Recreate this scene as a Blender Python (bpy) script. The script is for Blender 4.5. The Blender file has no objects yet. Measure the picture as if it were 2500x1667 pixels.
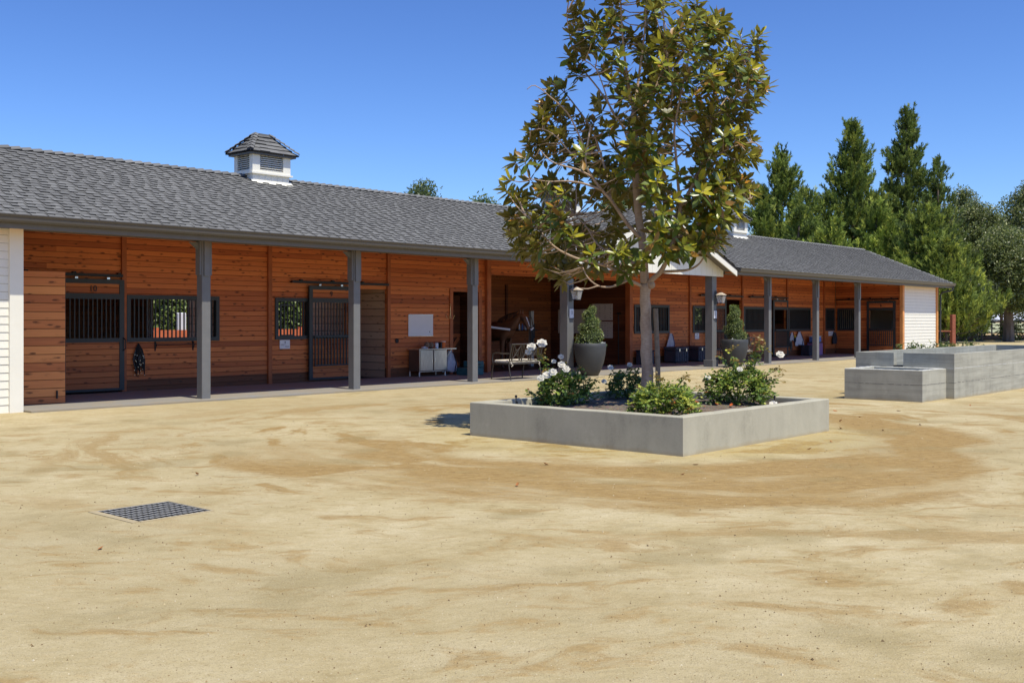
import bpy, math, random
import numpy as np
from mathutils import Vector, Matrix
R = math.radians
random.seed(7); RNG = np.random.default_rng(11)
sc = bpy.context.scene
COL = sc.collection
# ------------------------------------------------------------------ camera, sky, sun
YAW = math.atan(2300/2589)
cam = bpy.data.objects.new('camera', bpy.data.cameras.new('camera')); COL.objects.link(cam); sc.camera = cam
cam.location = (-11.078, -17.517, 1.5)
cam.rotation_euler = (R(90), 0, YAW - R(90))
cam.data.sensor_width = 36; cam.data.lens = 36*2589/2500
cam.data.shift_y = -51.5/2500
cam.data.clip_start = .1; cam.data.clip_end = 3000
S = Vector((-.10, -1, 2.1)).normalized()
w = bpy.data.worlds.new('World'); sc.world = w; w.use_nodes = True
nt = w.node_tree; bg = nt.nodes['Background']
sky = nt.nodes.new('ShaderNodeTexSky'); sky.sky_type = 'NISHITA'; sky.sun_disc = False
sky.sun_elevation = math.asin(S.z); sky.sun_rotation = math.atan2(S.x, S.y)
sky.altitude = 300; sky.air_density = 1.0; sky.dust_density = .6; sky.ozone_density = 3.0
hs = nt.nodes.new('ShaderNodeHueSaturation'); hs.inputs['Saturation'].default_value = 1.0
tint = nt.nodes.new('ShaderNodeMix'); tint.data_type = 'RGBA'; tint.blend_type = 'MULTIPLY'; tint.inputs[0].default_value = 1; tint.inputs[7].default_value = (.56, .66, .86, 1)
gm = nt.nodes.new('ShaderNodeGamma'); gm.inputs[1].default_value = 1.38
nt.links.new(sky.outputs[0], gm.inputs[0]); nt.links.new(gm.outputs[0], hs.inputs['Color']); nt.links.new(hs.outputs[0], tint.inputs[6]); nt.links.new(tint.outputs[2], bg.inputs[0])
bg.inputs[1].default_value = .078
sd = bpy.data.lights.new('sun', 'SUN'); sun = bpy.data.objects.new('sun', sd); COL.objects.link(sun)
sd.energy = 3.9; sd.angle = R(.5); sd.color = (1, .95, .80)
sun.rotation_euler = S.to_track_quat('Z', 'Y').to_euler(); sun.location = (0, -30, 40)
vs = sc.view_settings; vs.view_transform = 'Standard'; vs.look = 'None'; vs.exposure = .42; vs.gamma = 1
try: vs.use_curve_mapping = False
except Exception: pass
sc.render.engine = 'CYCLES'
sc.cycles.max_bounces = 10; sc.cycles.diffuse_bounces = 6
sc.cycles.transparent_max_bounces = 8

# ------------------------------------------------------------------ helpers
class NB:
    def __init__(s, name, rough=.7, spec=.3, metal=0.):
        s.m = bpy.data.materials.new(name); s.m.use_nodes = True
        s.t = s.m.node_tree; s.n = s.t.nodes; s.p = s.n['Principled BSDF']
        s.p.inputs['Roughness'].default_value = rough
        s.p.inputs['Specular IOR Level'].default_value = spec
        s.p.inputs['Metallic'].default_value = metal
        s.tc = s.n.new('ShaderNodeTexCoord')
    def lk(s, a, b):
        if isinstance(a, (int, float)): b.default_value = a
        elif isinstance(a, tuple): b.default_value = a if len(a) == 4 or b.type == 'VECTOR' else (*a, 1)
        else: s.t.links.new(a, b)
    def obj(s): return s.tc.outputs['Object']
    def xyz(s, v=None):
        n = s.n.new('ShaderNodeSeparateXYZ'); s.lk(v or s.obj(), n.inputs[0]); return n.outputs
    def comb(s, x, y, z):
        n = s.n.new('ShaderNodeCombineXYZ')
        for i, v in enumerate((x, y, z)): s.lk(v, n.inputs[i])
        return n.outputs[0]
    def m_(s, op, a, b=0., c=None):
        n = s.n.new('ShaderNodeMath'); n.operation = op; s.lk(a, n.inputs[0]); s.lk(b, n.inputs[1])
        if c is not None: s.lk(c, n.inputs[2])
        return n.outputs[0]
    def noise(s, v=None, scale=5., det=4., rough=.55, dist=0.):
        n = s.n.new('ShaderNodeTexNoise'); s.lk(v if v is not None else s.obj(), n.inputs['Vector'])
        n.inputs['Scale'].default_value = scale; n.inputs['Detail'].default_value = det
        n.inputs['Roughness'].default_value = rough; n.inputs['Distortion'].default_value = dist
        return n.outputs['Fac']
    def vor(s, v=None, scale=5., out='Distance'):
        n = s.n.new('ShaderNodeTexVoronoi'); s.lk(v if v is not None else s.obj(), n.inputs['Vector'])
        n.inputs['Scale'].default_value = scale; return n.outputs[out]
    def white(s, v, dim='3D'):
        n = s.n.new('ShaderNodeTexWhiteNoise'); n.noise_dimensions = dim; s.lk(v, n.inputs['Vector']); return n.outputs['Value']
    def vmul(s, v, k):
        n = s.n.new('ShaderNodeVectorMath'); n.operation = 'MULTIPLY'; s.lk(v or s.obj(), n.inputs[0]); n.inputs[1].default_value = k; return n.outputs[0]
    def rng(s, v, a, b, c=0., d=1.):
        n = s.n.new('ShaderNodeMapRange'); n.interpolation_type = 'SMOOTHSTEP'; s.lk(v, n.inputs[0])
        for i, q in enumerate((a, b, c, d)): n.inputs[i+1].default_value = q
        return n.outputs[0]
    def mix(s, f, a, b, mode='MIX'):
        n = s.n.new('ShaderNodeMix'); n.data_type = 'RGBA'; n.blend_type = mode
        s.lk(f, n.inputs[0]); s.lk(a, n.inputs[6]); s.lk(b, n.inputs[7]); return n.outputs[2]
    def ramp(s, f, stops):
        n = s.n.new('ShaderNodeValToRGB'); s.lk(f, n.inputs[0]); e = n.color_ramp.elements
        while len(e) < len(stops): e.new(.5)
        for q, (p, c) in zip(e, stops): q.position = p; q.color = (*c, 1)
        return n.outputs[0]
    def col(s, c): s.lk(c, s.p.inputs['Base Color']); return s
    def rough(s, c): s.lk(c, s.p.inputs['Roughness']); return s
    def bump(s, h, st=.4, d=.01):
        n = s.n.new('ShaderNodeBump'); s.lk(h, n.inputs['Height']); n.inputs['Strength'].default_value = st; n.inputs['Distance'].default_value = d
        s.lk(n.outputs[0], s.p.inputs['Normal']); return s

def plain(name, c, rough=.7, spec=.3, metal=0., var=.18, scale=6., bump=.15):
    b = NB(name, rough, spec, metal)
    n = b.noise(scale=scale, det=6.); n2 = b.noise(scale=scale*14, det=2.)
    f = b.m_('ADD', b.m_('MULTIPLY', n, .7), b.m_('MULTIPLY', n2, .3))
    lo = tuple(x*(1-var) for x in c); hi = tuple(min(1, x*(1+var)) for x in c)
    b.col(b.ramp(f, [(.3, lo), (.7, hi)]))
    if bump: b.bump(n2, bump, .004)
    return b.m

def cedar(name, c0, c1, c2, board=.114, dirt=True, knots=1., seg=7.3):
    b = NB(name, .55, .3)
    x, y, z = b.xyz()[:3]
    u = b.m_('ADD', x, y)
    q = b.m_('DIVIDE', z, board); row = b.m_('FLOOR', q); fr = b.m_('FRACT', q)
    off = b.m_('MULTIPLY', b.white(b.comb(row, 3.3, 1.7)), 3.)
    sg = b.m_('FLOOR', b.m_('DIVIDE', b.m_('ADD', u, off), seg))
    rnd = b.white(b.comb(row, sg, 5.1)); rnd2 = b.white(b.comb(sg, row, 9.7))
    gv = b.comb(b.m_('ADD', b.m_('MULTIPLY', u, 1.3), b.m_('MULTIPLY', rnd, 37.)), row, b.m_('MULTIPLY', z, 26.))
    grain = b.noise(gv, 1.4, 6., .65, .6)
    wv = b.comb(b.m_('ADD', b.m_('MULTIPLY', u, 4.3), b.m_('MULTIPLY', rnd2, 61.)), b.m_('MULTIPLY', rnd, 9.), b.m_('MULTIPLY', z, 11.))
    vd = b.vor(wv, .9); kn = b.rng(vd, .11, .21, 1., 0.); halo = b.rng(vd, .12, .40, 1., 0.)
    knn = b.noise(wv, 2.2, 3., .6)
    tone = b.m_('ADD', b.m_('MULTIPLY', rnd, .60), b.m_('ADD', b.m_('MULTIPLY', grain, .45), b.m_('MULTIPLY', b.noise(b.comb(b.m_('MULTIPLY', u, .9), row, z), .8, 4.), .2)))
    c = b.ramp(tone, [(.16, c0), (.5, c1), (.86, c2)])
    dk = b.m_('MULTIPLY', b.m_('MAXIMUM', kn, b.m_('MULTIPLY', halo, b.rng(knn, .45, .65, 0., .75))), .8*knots)
    c = b.mix(dk, c, (.075, .025, .010))
    streak = b.rng(b.noise(b.comb(b.m_('MULTIPLY', u, .8), row, b.m_('MULTIPLY', z, 11.)), 1.1, 4.), .55, .75, 0., .5)
    c = b.mix(streak, c, c0)
    groove = b.m_('MAXIMUM', b.rng(fr, .0, .11, 1., 0.), b.rng(fr, .95, 1., 0., .8))
    c = b.mix(b.m_('MULTIPLY', groove, .85), c, (.03, .010, .005))
    if dirt:
        dn = b.m_('ADD', z, b.m_('MULTIPLY', b.noise(b.comb(u, 0., 0.), 1.3), .02))
        c = b.mix(b.rng(dn, .268, .285, .8, 0.), c, (.070, .034, .018))
    b.col(c)
    b.bump(b.m_('SUBTRACT', b.m_('MULTIPLY', grain, .25), b.m_('MULTIPLY', groove, 1.)), .55, .012)
    return b.m

M = {}
M['cedar'] = cedar('cedar_boards', (.27, .066, .022), (.50, .138, .040), (.66, .205, .058))
M['cedar_lit'] = cedar('cedar_door_boards', (.33, .095, .034), (.56, .19, .062), (.72, .29, .095), dirt=False, board=.15)  # paler, yellower boards of the open swing door
M['cedar_panel'] = cedar('cedar_panel', (.27, .072, .024), (.46, .135, .042), (.58, .19, .056), dirt=False)
M['cedar_dark'] = cedar('cedar_inner', (.075, .024, .012), (.125, .040, .018), (.17, .058, .024), dirt=False)  # darker copy of the cedar: deep indoor shade put into the colour
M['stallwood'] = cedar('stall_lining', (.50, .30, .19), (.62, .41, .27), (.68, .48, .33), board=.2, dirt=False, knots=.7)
M['cedar_bay'] = cedar('cedar_bay', (.15, .045, .016), (.26, .080, .026), (.34, .11, .034), dirt=False)  # mid-dark cedar copy: the bay's half shade put into the colour
M['batten'] = plain('cedar_batten', (.36, .105, .035), .55, scale=4, var=.3)
M['trimwood'] = plain('cedar_trim', (.62, .27, .09), .55, scale=3, var=.25)
M['post'] = plain('grey_post_paint', (.158, .156, .154), .5, .4, var=.10, scale=5, bump=.3)
M['beam'] = plain('grey_beam_paint', (.15, .132, .115), .55, .3, var=.08)
M['gutter'] = plain('gutter_paint', (.082, .073, .066), .35, .5, var=.06)
M['gutter_r'] = M['gutter']
M['metal'] = plain('charcoal_powder_coat', (.034, .037, .039), .45, .4, var=.1, bump=0)
M['black'] = plain('black_iron', (.012, .012, .013), .45, .4, var=.1)
M['white'] = plain('white_paint', (.78, .75, .66), .55, .3, var=.04, scale=3)
M['sidegap'] = plain('siding_joint_grime', (.36, .34, .31), .9)  # shade line under each lap, put into the joint strip's colour
M['plate'] = plain('white_plate', (.72, .72, .76), .35, .4, var=.03)
M['chrome'] = plain('steel_fitting', (.7, .7, .7), .25, .5, 1., var=.05, bump=0)
M['ink'] = plain('marker_ink', (.02, .02, .03), .6)
M['brass'] = plain('brass', (.75, .55, .28), .3, .5, .9, var=.05, bump=0)
M['cushion'] = plain('cream_cushion', (.68, .62, .52), .85, .1, var=.08)
M['bench'] = plain('bronze_bench_paint', (.05, .04, .032), .4, .5, var=.1)
M['teal'] = plain('teal_plastic', (.035, .12, .13), .5)
M['orange'] = plain('orange_plastic', (.75, .16, .03), .4)
M['bluegrey'] = plain('blue_grey_cloth', (.13, .14, .24), .9, .1)
M['cloth'] = plain('pale_blanket', (.52, .52, .56), .95, .1, var=.15, scale=9)
M['darkcloth'] = plain('dark_cloth', (.045, .045, .055), .95, .1, var=.3, scale=12)
M['purple'] = plain('purple_plastic', (.30, .15, .30), .5)
M['blue'] = plain('blue_plastic', (.12, .22, .52), .5)
M['trunk_box'] = plain('charcoal_plastic_box', (.06, .062, .078), .6, .3, var=.15)
M['yellow'] = plain('yellow_rubber', (.7, .6, .05), .5)
M['soilring'] = plain('potting_mix', (.06, .04, .03), .95, .1, var=.4, scale=40)
M['stake'] = plain('weathered_stake', (.20, .155, .115), .85, .1, var=.25, scale=20)
M['rust'] = plain('rust_post', (.30, .10, .06), .8, .2, var=.3, scale=8)
M['rail'] = plain('dark_rail', (.05, .05, .05), .6)
M['log'] = plain('edging_log', (.22, .13, .085), .9, .1, var=.4, scale=3)
M['roofpale'] = plain('pale_shed_roof', (.55, .57, .62), .6)
M['orangefence'] = plain('red_fence_paint', (.55, .15, .07), .7, var=.15)
M['hoof'] = plain('hoof', (.05, .04, .03), .6)

def conc(name, c, lines=None, var=.22):
    b = NB(name, .85, .25)
    n1 = b.noise(scale=1.6, det=7., rough=.65, dist=.4); n2 = b.noise(scale=55., det=2.); n3 = b.noise(b.vmul(None, (1, 1, .22)), 5.5, 5.)
    f = b.m_('ADD', b.m_('MULTIPLY', n1, .55), b.m_('ADD', b.m_('MULTIPLY', n3, .3), b.m_('MULTIPLY', n2, .15)))
    col = b.ramp(f, [(.30, tuple(x*(1-var*1.2) for x in c)), (.47, c), (.62, tuple(x*(1+var*.5) for x in c)), (.8, tuple(x*(1+var) for x in c))])
    pit = b.rng(b.vor(scale=19.), .03, .08, 1., 0.); pm = b.rng(b.noise(scale=3.), .52, .6)
    col = b.mix(b.m_('MULTIPLY', b.m_('MULTIPLY', pit, pm), .55), col, (.08, .075, .07))
    cx_, cy_, cz_ = b.xyz()[:3]
    run = b.noise(b.comb(b.m_('MULTIPLY', b.m_('ADD', cx_, cy_), 5.), 0., b.m_('MULTIPLY', cz_, .7)), 1.3, 6., .65)
    col = b.mix(b.m_('MULTIPLY', b.rng(run, .52, .75), .16), col, tuple(x*.55 for x in c))
    col = b.mix(b.m_('MULTIPLY', b.rng(b.noise(scale=2.6, det=7., rough=.7), .58, .66), .3), col, tuple(min(1, x*1.35) for x in c))
    if lines: col = b.mix(b.m_('MULTIPLY', b.rng(b.noise(b.comb(b.m_('MULTIPLY', b.m_('ADD', cx_, cy_), .5), 0., b.m_('MULTIPLY', cz_, 9.)), 1.4, 5., .6), .42, .62), .45), col, tuple(x*.6 for x in c))
    foot = b.rng(b.m_('ADD', cz_, b.m_('MULTIPLY', b.m_('SUBTRACT', n1, .5), .12)), .0, .06, .55, 0.); col = b.mix(foot, col, (.36, .28, .16))
    h = b.m_('SUBTRACT', b.m_('MULTIPLY', n2, .3), pit)
    if lines:
        x, y, z = b.xyz()[:3]
        zz = b.m_('ADD', z, b.m_('MULTIPLY', b.noise(scale=9.), .012))
        for i, lz in enumerate(lines):
            l = b.rng(b.m_('ABSOLUTE', b.m_('SUBTRACT', zz, lz+.006)), .003, .008, 1., 0.)
            l = b.m_('MULTIPLY', l, b.rng(b.noise(scale=14.), .36, .5))
            col = b.mix(b.m_('MULTIPLY', l, .8), col, (.09, .09, .09) if i % 2 == 0 else (.6, .6, .58)); h = b.m_('SUBTRACT', h, l)
    b.col(col); b.bump(h, .35, .006); return b.m
M['concrete'] = conc('planter_concrete', (.405, .378, .292), var=.26)
M['concrete2'] = conc('trough_concrete', (.39, .375, .31), lines=(.31, .585), var=.3)
M['slab'] = conc('porch_slab', (.22, .22, .215), var=.2)
M['collar'] = conc('drain_collar', (.42, .355, .225), var=.1)

# shingles
b = NB('shingle', .9, .15)
isl = b.n.new('ShaderNodeNewGeometry').outputs['Random Per Island']
n2 = b.noise(scale=160., det=2.)
n1 = b.noise(b.vmul(None, (1, .35, .35)), 1.1, 5.)
tone = b.m_('ADD', b.m_('MULTIPLY', isl, .38), b.m_('ADD', b.m_('MULTIPLY', n2, .2), b.m_('MULTIPLY', n1, .5)))
b.col(b.ramp(tone, [(.15, (.108, .107, .106)), (.5, (.152, .151, .150)), (.9, (.205, .204, .202))])); b.bump(n2, .3, .003)
M['shingle'] = b.m
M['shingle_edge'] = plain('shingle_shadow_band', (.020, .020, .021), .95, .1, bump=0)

# leaves
def leafmat(name, rough=.45, under=None, trans=.25, tint=(.25, .35, .05), spec=.4):
    b = NB(name, rough, spec)
    at = b.n.new('ShaderNodeAttribute'); at.attribute_name = 'col'
    geo = b.n.new('ShaderNodeNewGeometry')
    n = b.noise(scale=3., det=3.)
    c = b.mix(1., at.outputs['Color'], b.ramp(n, [(.3, (.75, .75, .75)), (.7, (1.25, 1.2, 1.2))]), 'MULTIPLY')
    if under: c = b.mix(geo.outputs['Backfacing'], c, under)
    b.col(c)
    tr = b.n.new('ShaderNodeBsdfTranslucent'); b.lk(b.mix(.5, c, tint), tr.inputs['Color'])
    ms = b.n.new('ShaderNodeMixShader'); ms.inputs[0].default_value = trans
    b.lk(b.p.outputs[0], ms.inputs[1]); b.lk(tr.outputs[0], ms.inputs[2])
    b.lk(ms.outputs[0], b.n['Material Output'].inputs['Surface']); return b.m
M['magnolia'] = leafmat('magnolia_leaf', .32, (.19, .155, .035), .30, (.34, .36, .04), .5)
M['leaf'] = leafmat('shrub_leaf', .38, None, .36)
M['needle'] = leafmat('needle', .6, None, .28, (.25, .34, .06), .2)
M['petal'] = leafmat('white_petal', .6, None, .4, (.9, .86, .74), .2)

def barkmat(name, c0, c1, sc_=7.):
    b = NB(name, .85, .15)
    v = b.vmul(None, (1, 1, .35))
    n = b.noise(v, sc_, 6., .6, .5); n2 = b.noise(b.vmul(None, (1, 1, 3.2)), 18., 4.)
    sp = b.rng(b.vor(scale=16.), .05, .12, .7, 0.)
    c = b.ramp(b.m_('ADD', b.m_('MULTIPLY', n, .65), b.m_('MULTIPLY', n2, .35)), [(.35, c0), (.62, c1)])
    c = b.mix(b.m_('MULTIPLY', sp, b.rng(n, .5, .6)), c, tuple(x*.35 for x in c0))
    b.col(c); b.bump(b.m_('ADD', n, n2), .4, .008); return b.m
M['bark'] = barkmat('magnolia_bark', (.29, .20, .14), (.50, .375, .275))
M['darkbark'] = barkmat('far_bark', (.10, .075, .06), (.20, .16, .13), 3.)

class MB:
    """collects shapes into one mesh object"""
    def __init__(s): s.v = []; s.f = []; s.mi = []; s.c = []; s.mats = []; s.cur = 0; s.colr = None; s.sm = []; s.smooth = False
    def mat(s, k):
        if k not in s.mats: s.mats.append(k)
        s.cur = s.mats.index(k); return s
    def add(s, vs, fs):
        o = len(s.v); s.v.extend([tuple(q) for q in vs])
        for f in fs: s.f.append(tuple(o+i for i in f)); s.mi.append(s.cur); s.c.append(s.colr); s.sm.append(s.smooth)
        return s
    def box(s, x0, y0, z0, x1, y1, z1):
        return s.add([(x0, y0, z0), (x1, y0, z0), (x1, y1, z0), (x0, y1, z0), (x0, y0, z1), (x1, y0, z1), (x1, y1, z1), (x0, y1, z1)],
                     [(0, 3, 2, 1), (4, 5, 6, 7), (0, 1, 5, 4), (1, 2, 6, 5), (2, 3, 7, 6), (3, 0, 4, 7)])
    def cbox(s, x, y, z, dx, dy, dz, rz=0., ch=0.):
        """centre/base box with optional rotation and edge chamfer"""
        c, n = math.cos(rz), math.sin(rz)
        if ch <= 0:
            P = [(a*dx/2, b_*dy/2, k*dz) for k in (0, 1) for a, b_ in ((-1, -1), (1, -1), (1, 1), (-1, 1))]
            return s.add([(x+c*p[0]-n*p[1], y+n*p[0]+c*p[1], z+p[2]) for p in P],
                         [(0, 3, 2, 1), (4, 5, 6, 7), (0, 1, 5, 4), (1, 2, 6, 5), (2, 3, 7, 6), (3, 0, 4, 7)])
        rings = []
        def ring(hx, hy, zz, cc):
            pts = []
            for sx, sy in ((-1, -1), (1, -1), (1, 1), (-1, 1)):
                a, b_ = (sx*hx, sy*(hy-cc)), (sx*(hx-cc), sy*hy)
                pts += [a, b_] if sx*sy > 0 else [b_, a]
            return [(x+c*p[0]-n*p[1], y+n*p[0]+c*p[1], zz) for p in pts]
        rr = [ring(dx/2-ch, dy/2-ch, z, ch*.5), ring(dx/2, dy/2, z+ch, ch), ring(dx/2, dy/2, z+dz-ch, ch), ring(dx/2-ch, dy/2-ch, z+dz, ch*.5)]
        return s.loft(rr)
    def loft(s, rings, cap=True):
        n = len(rings[0]); V = [p for r in rings for p in r]; F = []
        for i in range(len(rings)-1):
            for j in range(n):
                k = (j+1) % n; F.append((i*n+j, i*n+k, (i+1)*n+k, (i+1)*n+j))
        if cap: F.append(tuple(reversed(range(n)))); F.append(tuple(range((len(rings)-1)*n, len(rings)*n)))
        return s.add(V, F)
    def tube(s, pts, rad, n=8, cap=True):
        pts = [Vector(p) for p in pts]
        if not hasattr(rad, '__len__'): rad = [rad]*len(pts)
        rings = []; up = None
        for i, p in enumerate(pts):
            d = (pts[min(i+1, len(pts)-1)] - pts[max(i-1, 0)])
            if d.length < 1e-9: d = Vector((0, 0, 1))
            d.normalize()
            if up is None: up = Vector((0, 0, 1)) if abs(d.z) < .9 else Vector((1, 0, 0))
            a = d.cross(up); 
            if a.length < 1e-6: a = d.orthogonal()
            a.normalize(); bb = d.cross(a).normalized(); up = -bb if False else up
            up = a.cross(d).normalized()
            rings.append([tuple(p + a*math.cos(t)*rad[i] - bb*math.sin(t)*rad[i]) for t in [2*math.pi*k/n for k in range(n)]])
        return s.loft(rings, cap)
    def lathe(s, prof, x=0, y=0, z=0, n=24, cap=True):
        return s.loft([[(x+r*math.cos(2*math.pi*k/n), y+r*math.sin(2*math.pi*k/n), z+h) for k in range(n)] for r, h in prof], cap)
    def ball(s, x, y, z, rx, ry=None, rz=None, n=10, m=6):
        ry = ry or rx; rz = rz or rx
        pr = [(math.sin(math.pi*(i+.02)/(m+.04)), -math.cos(math.pi*(i+.02)/(m+.04))) for i in range(m+1)]
        return s.loft([[(x+rx*q*math.cos(2*math.pi*k/n), y+ry*q*math.sin(2*math.pi*k/n), z+rz*h) for k in range(n)] for q, h in pr])
    def build(s, name, root=None, default=None, smooth=False):
        me = bpy.data.meshes.new(name)
        off = Vector((0, 0, 0))
        o = root
        if getattr(s, 'world', True) and root is not None:
            while o is not None: off += o.location; o = o.parent
        V = [(a-off.x, b_-off.y, c-off.z) for a, b_, c in s.v]
        me.from_pydata(V, [], s.f)
        for k in (s.mats or [default]): me.materials.append(M[k])
        me.polygons.foreach_set('material_index', s.mi)
        me.polygons.foreach_set('use_smooth', [bool(smooth or q) for q in s.sm])
        if any(c is not None for c in s.c):
            at = me.color_attributes.new('col', 'FLOAT_COLOR', 'CORNER')
            arr = []
            for p, c in zip(me.polygons, s.c): arr += list((*(c or (1, 1, 1)), 1.))*p.loop_total
            at.data.foreach_set('color', arr)
        me.update()
        ob = bpy.data.objects.new(name, me); COL.objects.link(ob)
        if root is not None: ob.parent = root
        return ob
    def L(s): s.world = False; return s

def tag(o, label=None, cat=None, group=None, kind=None):
    if label: o['label'] = label
    if cat: o['category'] = cat
    if group: o['group'] = group
    if kind: o['kind'] = kind
    return o
def thing(name, label, cat, loc=(0, 0, 0), rz=0., group=None):
    o = bpy.data.objects.new(name, None); COL.objects.link(o); o.location = loc; o.rotation_euler = (0, 0, rz)
    o.empty_display_size = .2
    return tag(o, label, cat, group)
def dup(root, loc, rz=None, label=None, scale=None):
    def cp(o, par):
        c = o.copy(); COL.objects.link(c)
        if par is not None: c.parent = par
        for ch in [q for q in bpy.data.objects if q.parent == o and q is not c]: cp(ch, c)
        return c
    r = cp(root, None); r.location = loc
    if rz is not None: r.rotation_euler = (0, 0, rz)
    if label: r['label'] = label
    if scale: r.scale = (scale,)*3
    return r
def text(s, size, name, root, loc, rot, mat, ext=.004, align='CENTER', font=None):
    cu = bpy.data.curves.new(name, 'FONT'); cu.body = s; cu.size = size; cu.extrude = ext; cu.align_x = align; cu.resolution_u = 3
    t = bpy.data.objects.new('tmp', cu); COL.objects.link(t)
    bpy.context.view_layer.update()
    me = bpy.data.meshes.new_from_object(t); me.materials.clear(); me.materials.append(M[mat])
    bpy.data.objects.remove(t); o = bpy.data.objects.new(name, me); COL.objects.link(o)
    off = Vector((0, 0, 0)); q = root
    while q is not None: off += q.location; q = q.parent
    o.parent = root; o.location = Vector(loc)-off; o.rotation_euler = rot; return o

# ------------------------------------------------------------------ ground
b = NB('dirt_ground', .95, .1)
gx, gy, gz = b.xyz()[:3]
dx = b.m_('SUBTRACT', gx, .8); dy = b.m_('SUBTRACT', gy, -9.3)
rad = b.m_('SQRT', b.m_('ADD', b.m_('MULTIPLY', dx, dx), b.m_('MULTIPLY', dy, dy)))
th = b.m_('ARCTAN2', dy, dx)
warp = b.noise(scale=.45, det=3.)
arcv = b.comb(b.m_('ADD', b.m_('MULTIPLY', rad, 1.0), b.m_('MULTIPLY', warp, 1.2)), b.m_('MULTIPLY', th, 1.6), 0.)
na = b.noise(arcv, 1.25, 5., .6, .3)
# tyre sweeps run across the yard, roughly along camera-right
su = b.m_('ADD', b.m_('MULTIPLY', gx, .664), b.m_('MULTIPLY', gy, -.748)); sv = b.m_('ADD', b.m_('MULTIPLY', gx, .748), b.m_('MULTIPLY', gy, .664))
nb = b.noise(b.comb(b.m_('MULTIPLY', su, .8), b.m_('ADD', b.m_('MULTIPLY', sv, 1.5), b.m_('MULTIPLY', warp, 1.6)), 0.), 1.75, 8., .66, .5)
nc = b.noise(scale=1.3, det=6., rough=.65); nd = b.noise(b.comb(b.m_('MULTIPLY', su, .6), sv, 0.), 13., 6., .75); ne = b.noise(scale=120., det=2., rough=.7)
jit = b.m_('ADD', b.m_('MULTIPLY', b.m_('SUBTRACT', nd, .5), .22), b.m_('MULTIPLY', b.m_('SUBTRACT', ne, .5), .10))
big = b.noise(scale=.16, det=3.)
base = b.ramp(b.m_('ADD', b.m_('MULTIPLY', nc, .45), b.m_('ADD', b.m_('MULTIPLY', nd, .4), b.m_('MULTIPLY', ne, .15))), [(.34, (.335, .255, .115)), (.47, (.475, .385, .212)), (.60, (.58, .49, .305))])
base = b.mix(b.rng(big, .42, .62, 0., .55), base, (.40, .325, .180))
# loose orange sand pushed into a rounded ring in front of and left of the planter
left_ = b.rng(dx, .5, -3.)
rr = b.m_('SUBTRACT', b.m_('ADD', rad, b.m_('MULTIPLY', b.m_('SUBTRACT', warp, .5), 1.3)), b.m_('MULTIPLY', left_, .35))
outr = b.m_('SUBTRACT', b.m_('ADD', rr, b.m_('MULTIPLY', jit, 2.5)), b.m_('MULTIPLY', left_, 1.25))
ring = b.m_('MULTIPLY', b.rng(rr, 2.75, 3.25), b.rng(outr, 4.0, 4.45, 1., 0.))
frontm = b.rng(b.m_('ADD', dy, b.m_('MULTIPLY', warp, 2.)), 4.2, 1.5)
ring = b.m_('MULTIPLY', b.m_('MULTIPLY', ring, frontm), b.rng(b.m_('ADD', na, jit), .30, .52, .15, 1.))
arcs = b.m_('MULTIPLY', b.rng(b.m_('ADD', na, jit), .53, .60), b.rng(rad, 9.5, 5.5))
strk = b.rng(b.m_('ADD', nb, b.m_('MULTIPLY', jit, 1.3)), .505, .64, 0., .75)
patch = b.m_('MAXIMUM', ring, b.m_('MAXIMUM', arcs, strk))
patch = b.m_('MULTIPLY', patch, b.rng(gy, 0., -5., .25, 1.))
c = b.mix(b.m_('MULTIPLY', patch, .95), base, b.ramp(b.m_('ADD', b.m_('MULTIPLY', nd, .6), b.m_('MULTIPLY', ne, .4)), [(.38, (.245, .150, .052)), (.62, (.44, .30, .120))]))
inner = b.m_('MULTIPLY', b.rng(rad, 3.3, 2.6), b.rng(nd, .42, .58, .2, .9)); c = b.mix(b.m_('MULTIPLY', inner, .5), c, (.44, .34, .12))
olive = b.m_('MULTIPLY', b.rng(b.m_('ADD', b.noise(scale=.9, det=6.), jit), .55, .66), .45)
c = b.mix(olive, c, (.285, .225, .105))
grit = b.rng(ne, .55, .70, 0., .75); c = b.mix(grit, c, (.17, .115, .06))
grit2 = b.rng(b.noise(scale=48., det=2., rough=.7), .60, .70, 0., .6); c = b.mix(b.m_('MULTIPLY', grit2, b.rng(nc, .42, .6, .15, 1.)), c, (.155, .10, .05))
lt = b.rng(b.noise(scale=85., det=1.), .64, .74, 0., .45); c = b.mix(lt, c, (.70, .62, .46))
far = b.rng(sv, 55., 75., 0., 1.); c = b.mix(b.m_('MULTIPLY', far, .6), c, (.42, .27, .12))
b.col(c)
b.bump(b.m_('ADD', b.m_('ADD', b.m_('MULTIPLY', nd, .8), b.m_('MULTIPLY', ne, .35)), b.m_('MULTIPLY', nb, 1.6)), .75, .03)
M['dirt'] = b.m
DX0, DX1, DY0, DY1 = -7.02, -6.40, -10.19, -9.55
g = MB().mat('dirt')
xs = [-900, -20, DX0, DX1, 20, 60, 1500]; ys = [-900, -30, DY0, DY1, 20, 100, 1500]
for i in range(6):
    for j in range(6):
        if i == 2 and j == 2: continue
        x0, x1, y0, y1 = xs[i], xs[i+1], ys[j], ys[j+1]
        g.add([(x0, y0, 0), (x1, y0, 0), (x1, y1, 0), (x0, y1, 0)], [(0, 1, 2, 3)])
tag(g.build('ground'), 'pale raked decomposed granite yard', None, kind='structure')
s_ = MB().mat('slab').box(-3.41, -.3, -.2, 33.7, 3.02, .03)
tag(s_.build('pavement'), 'grey concrete porch slab under the barn roof', None, kind='structure')

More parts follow.
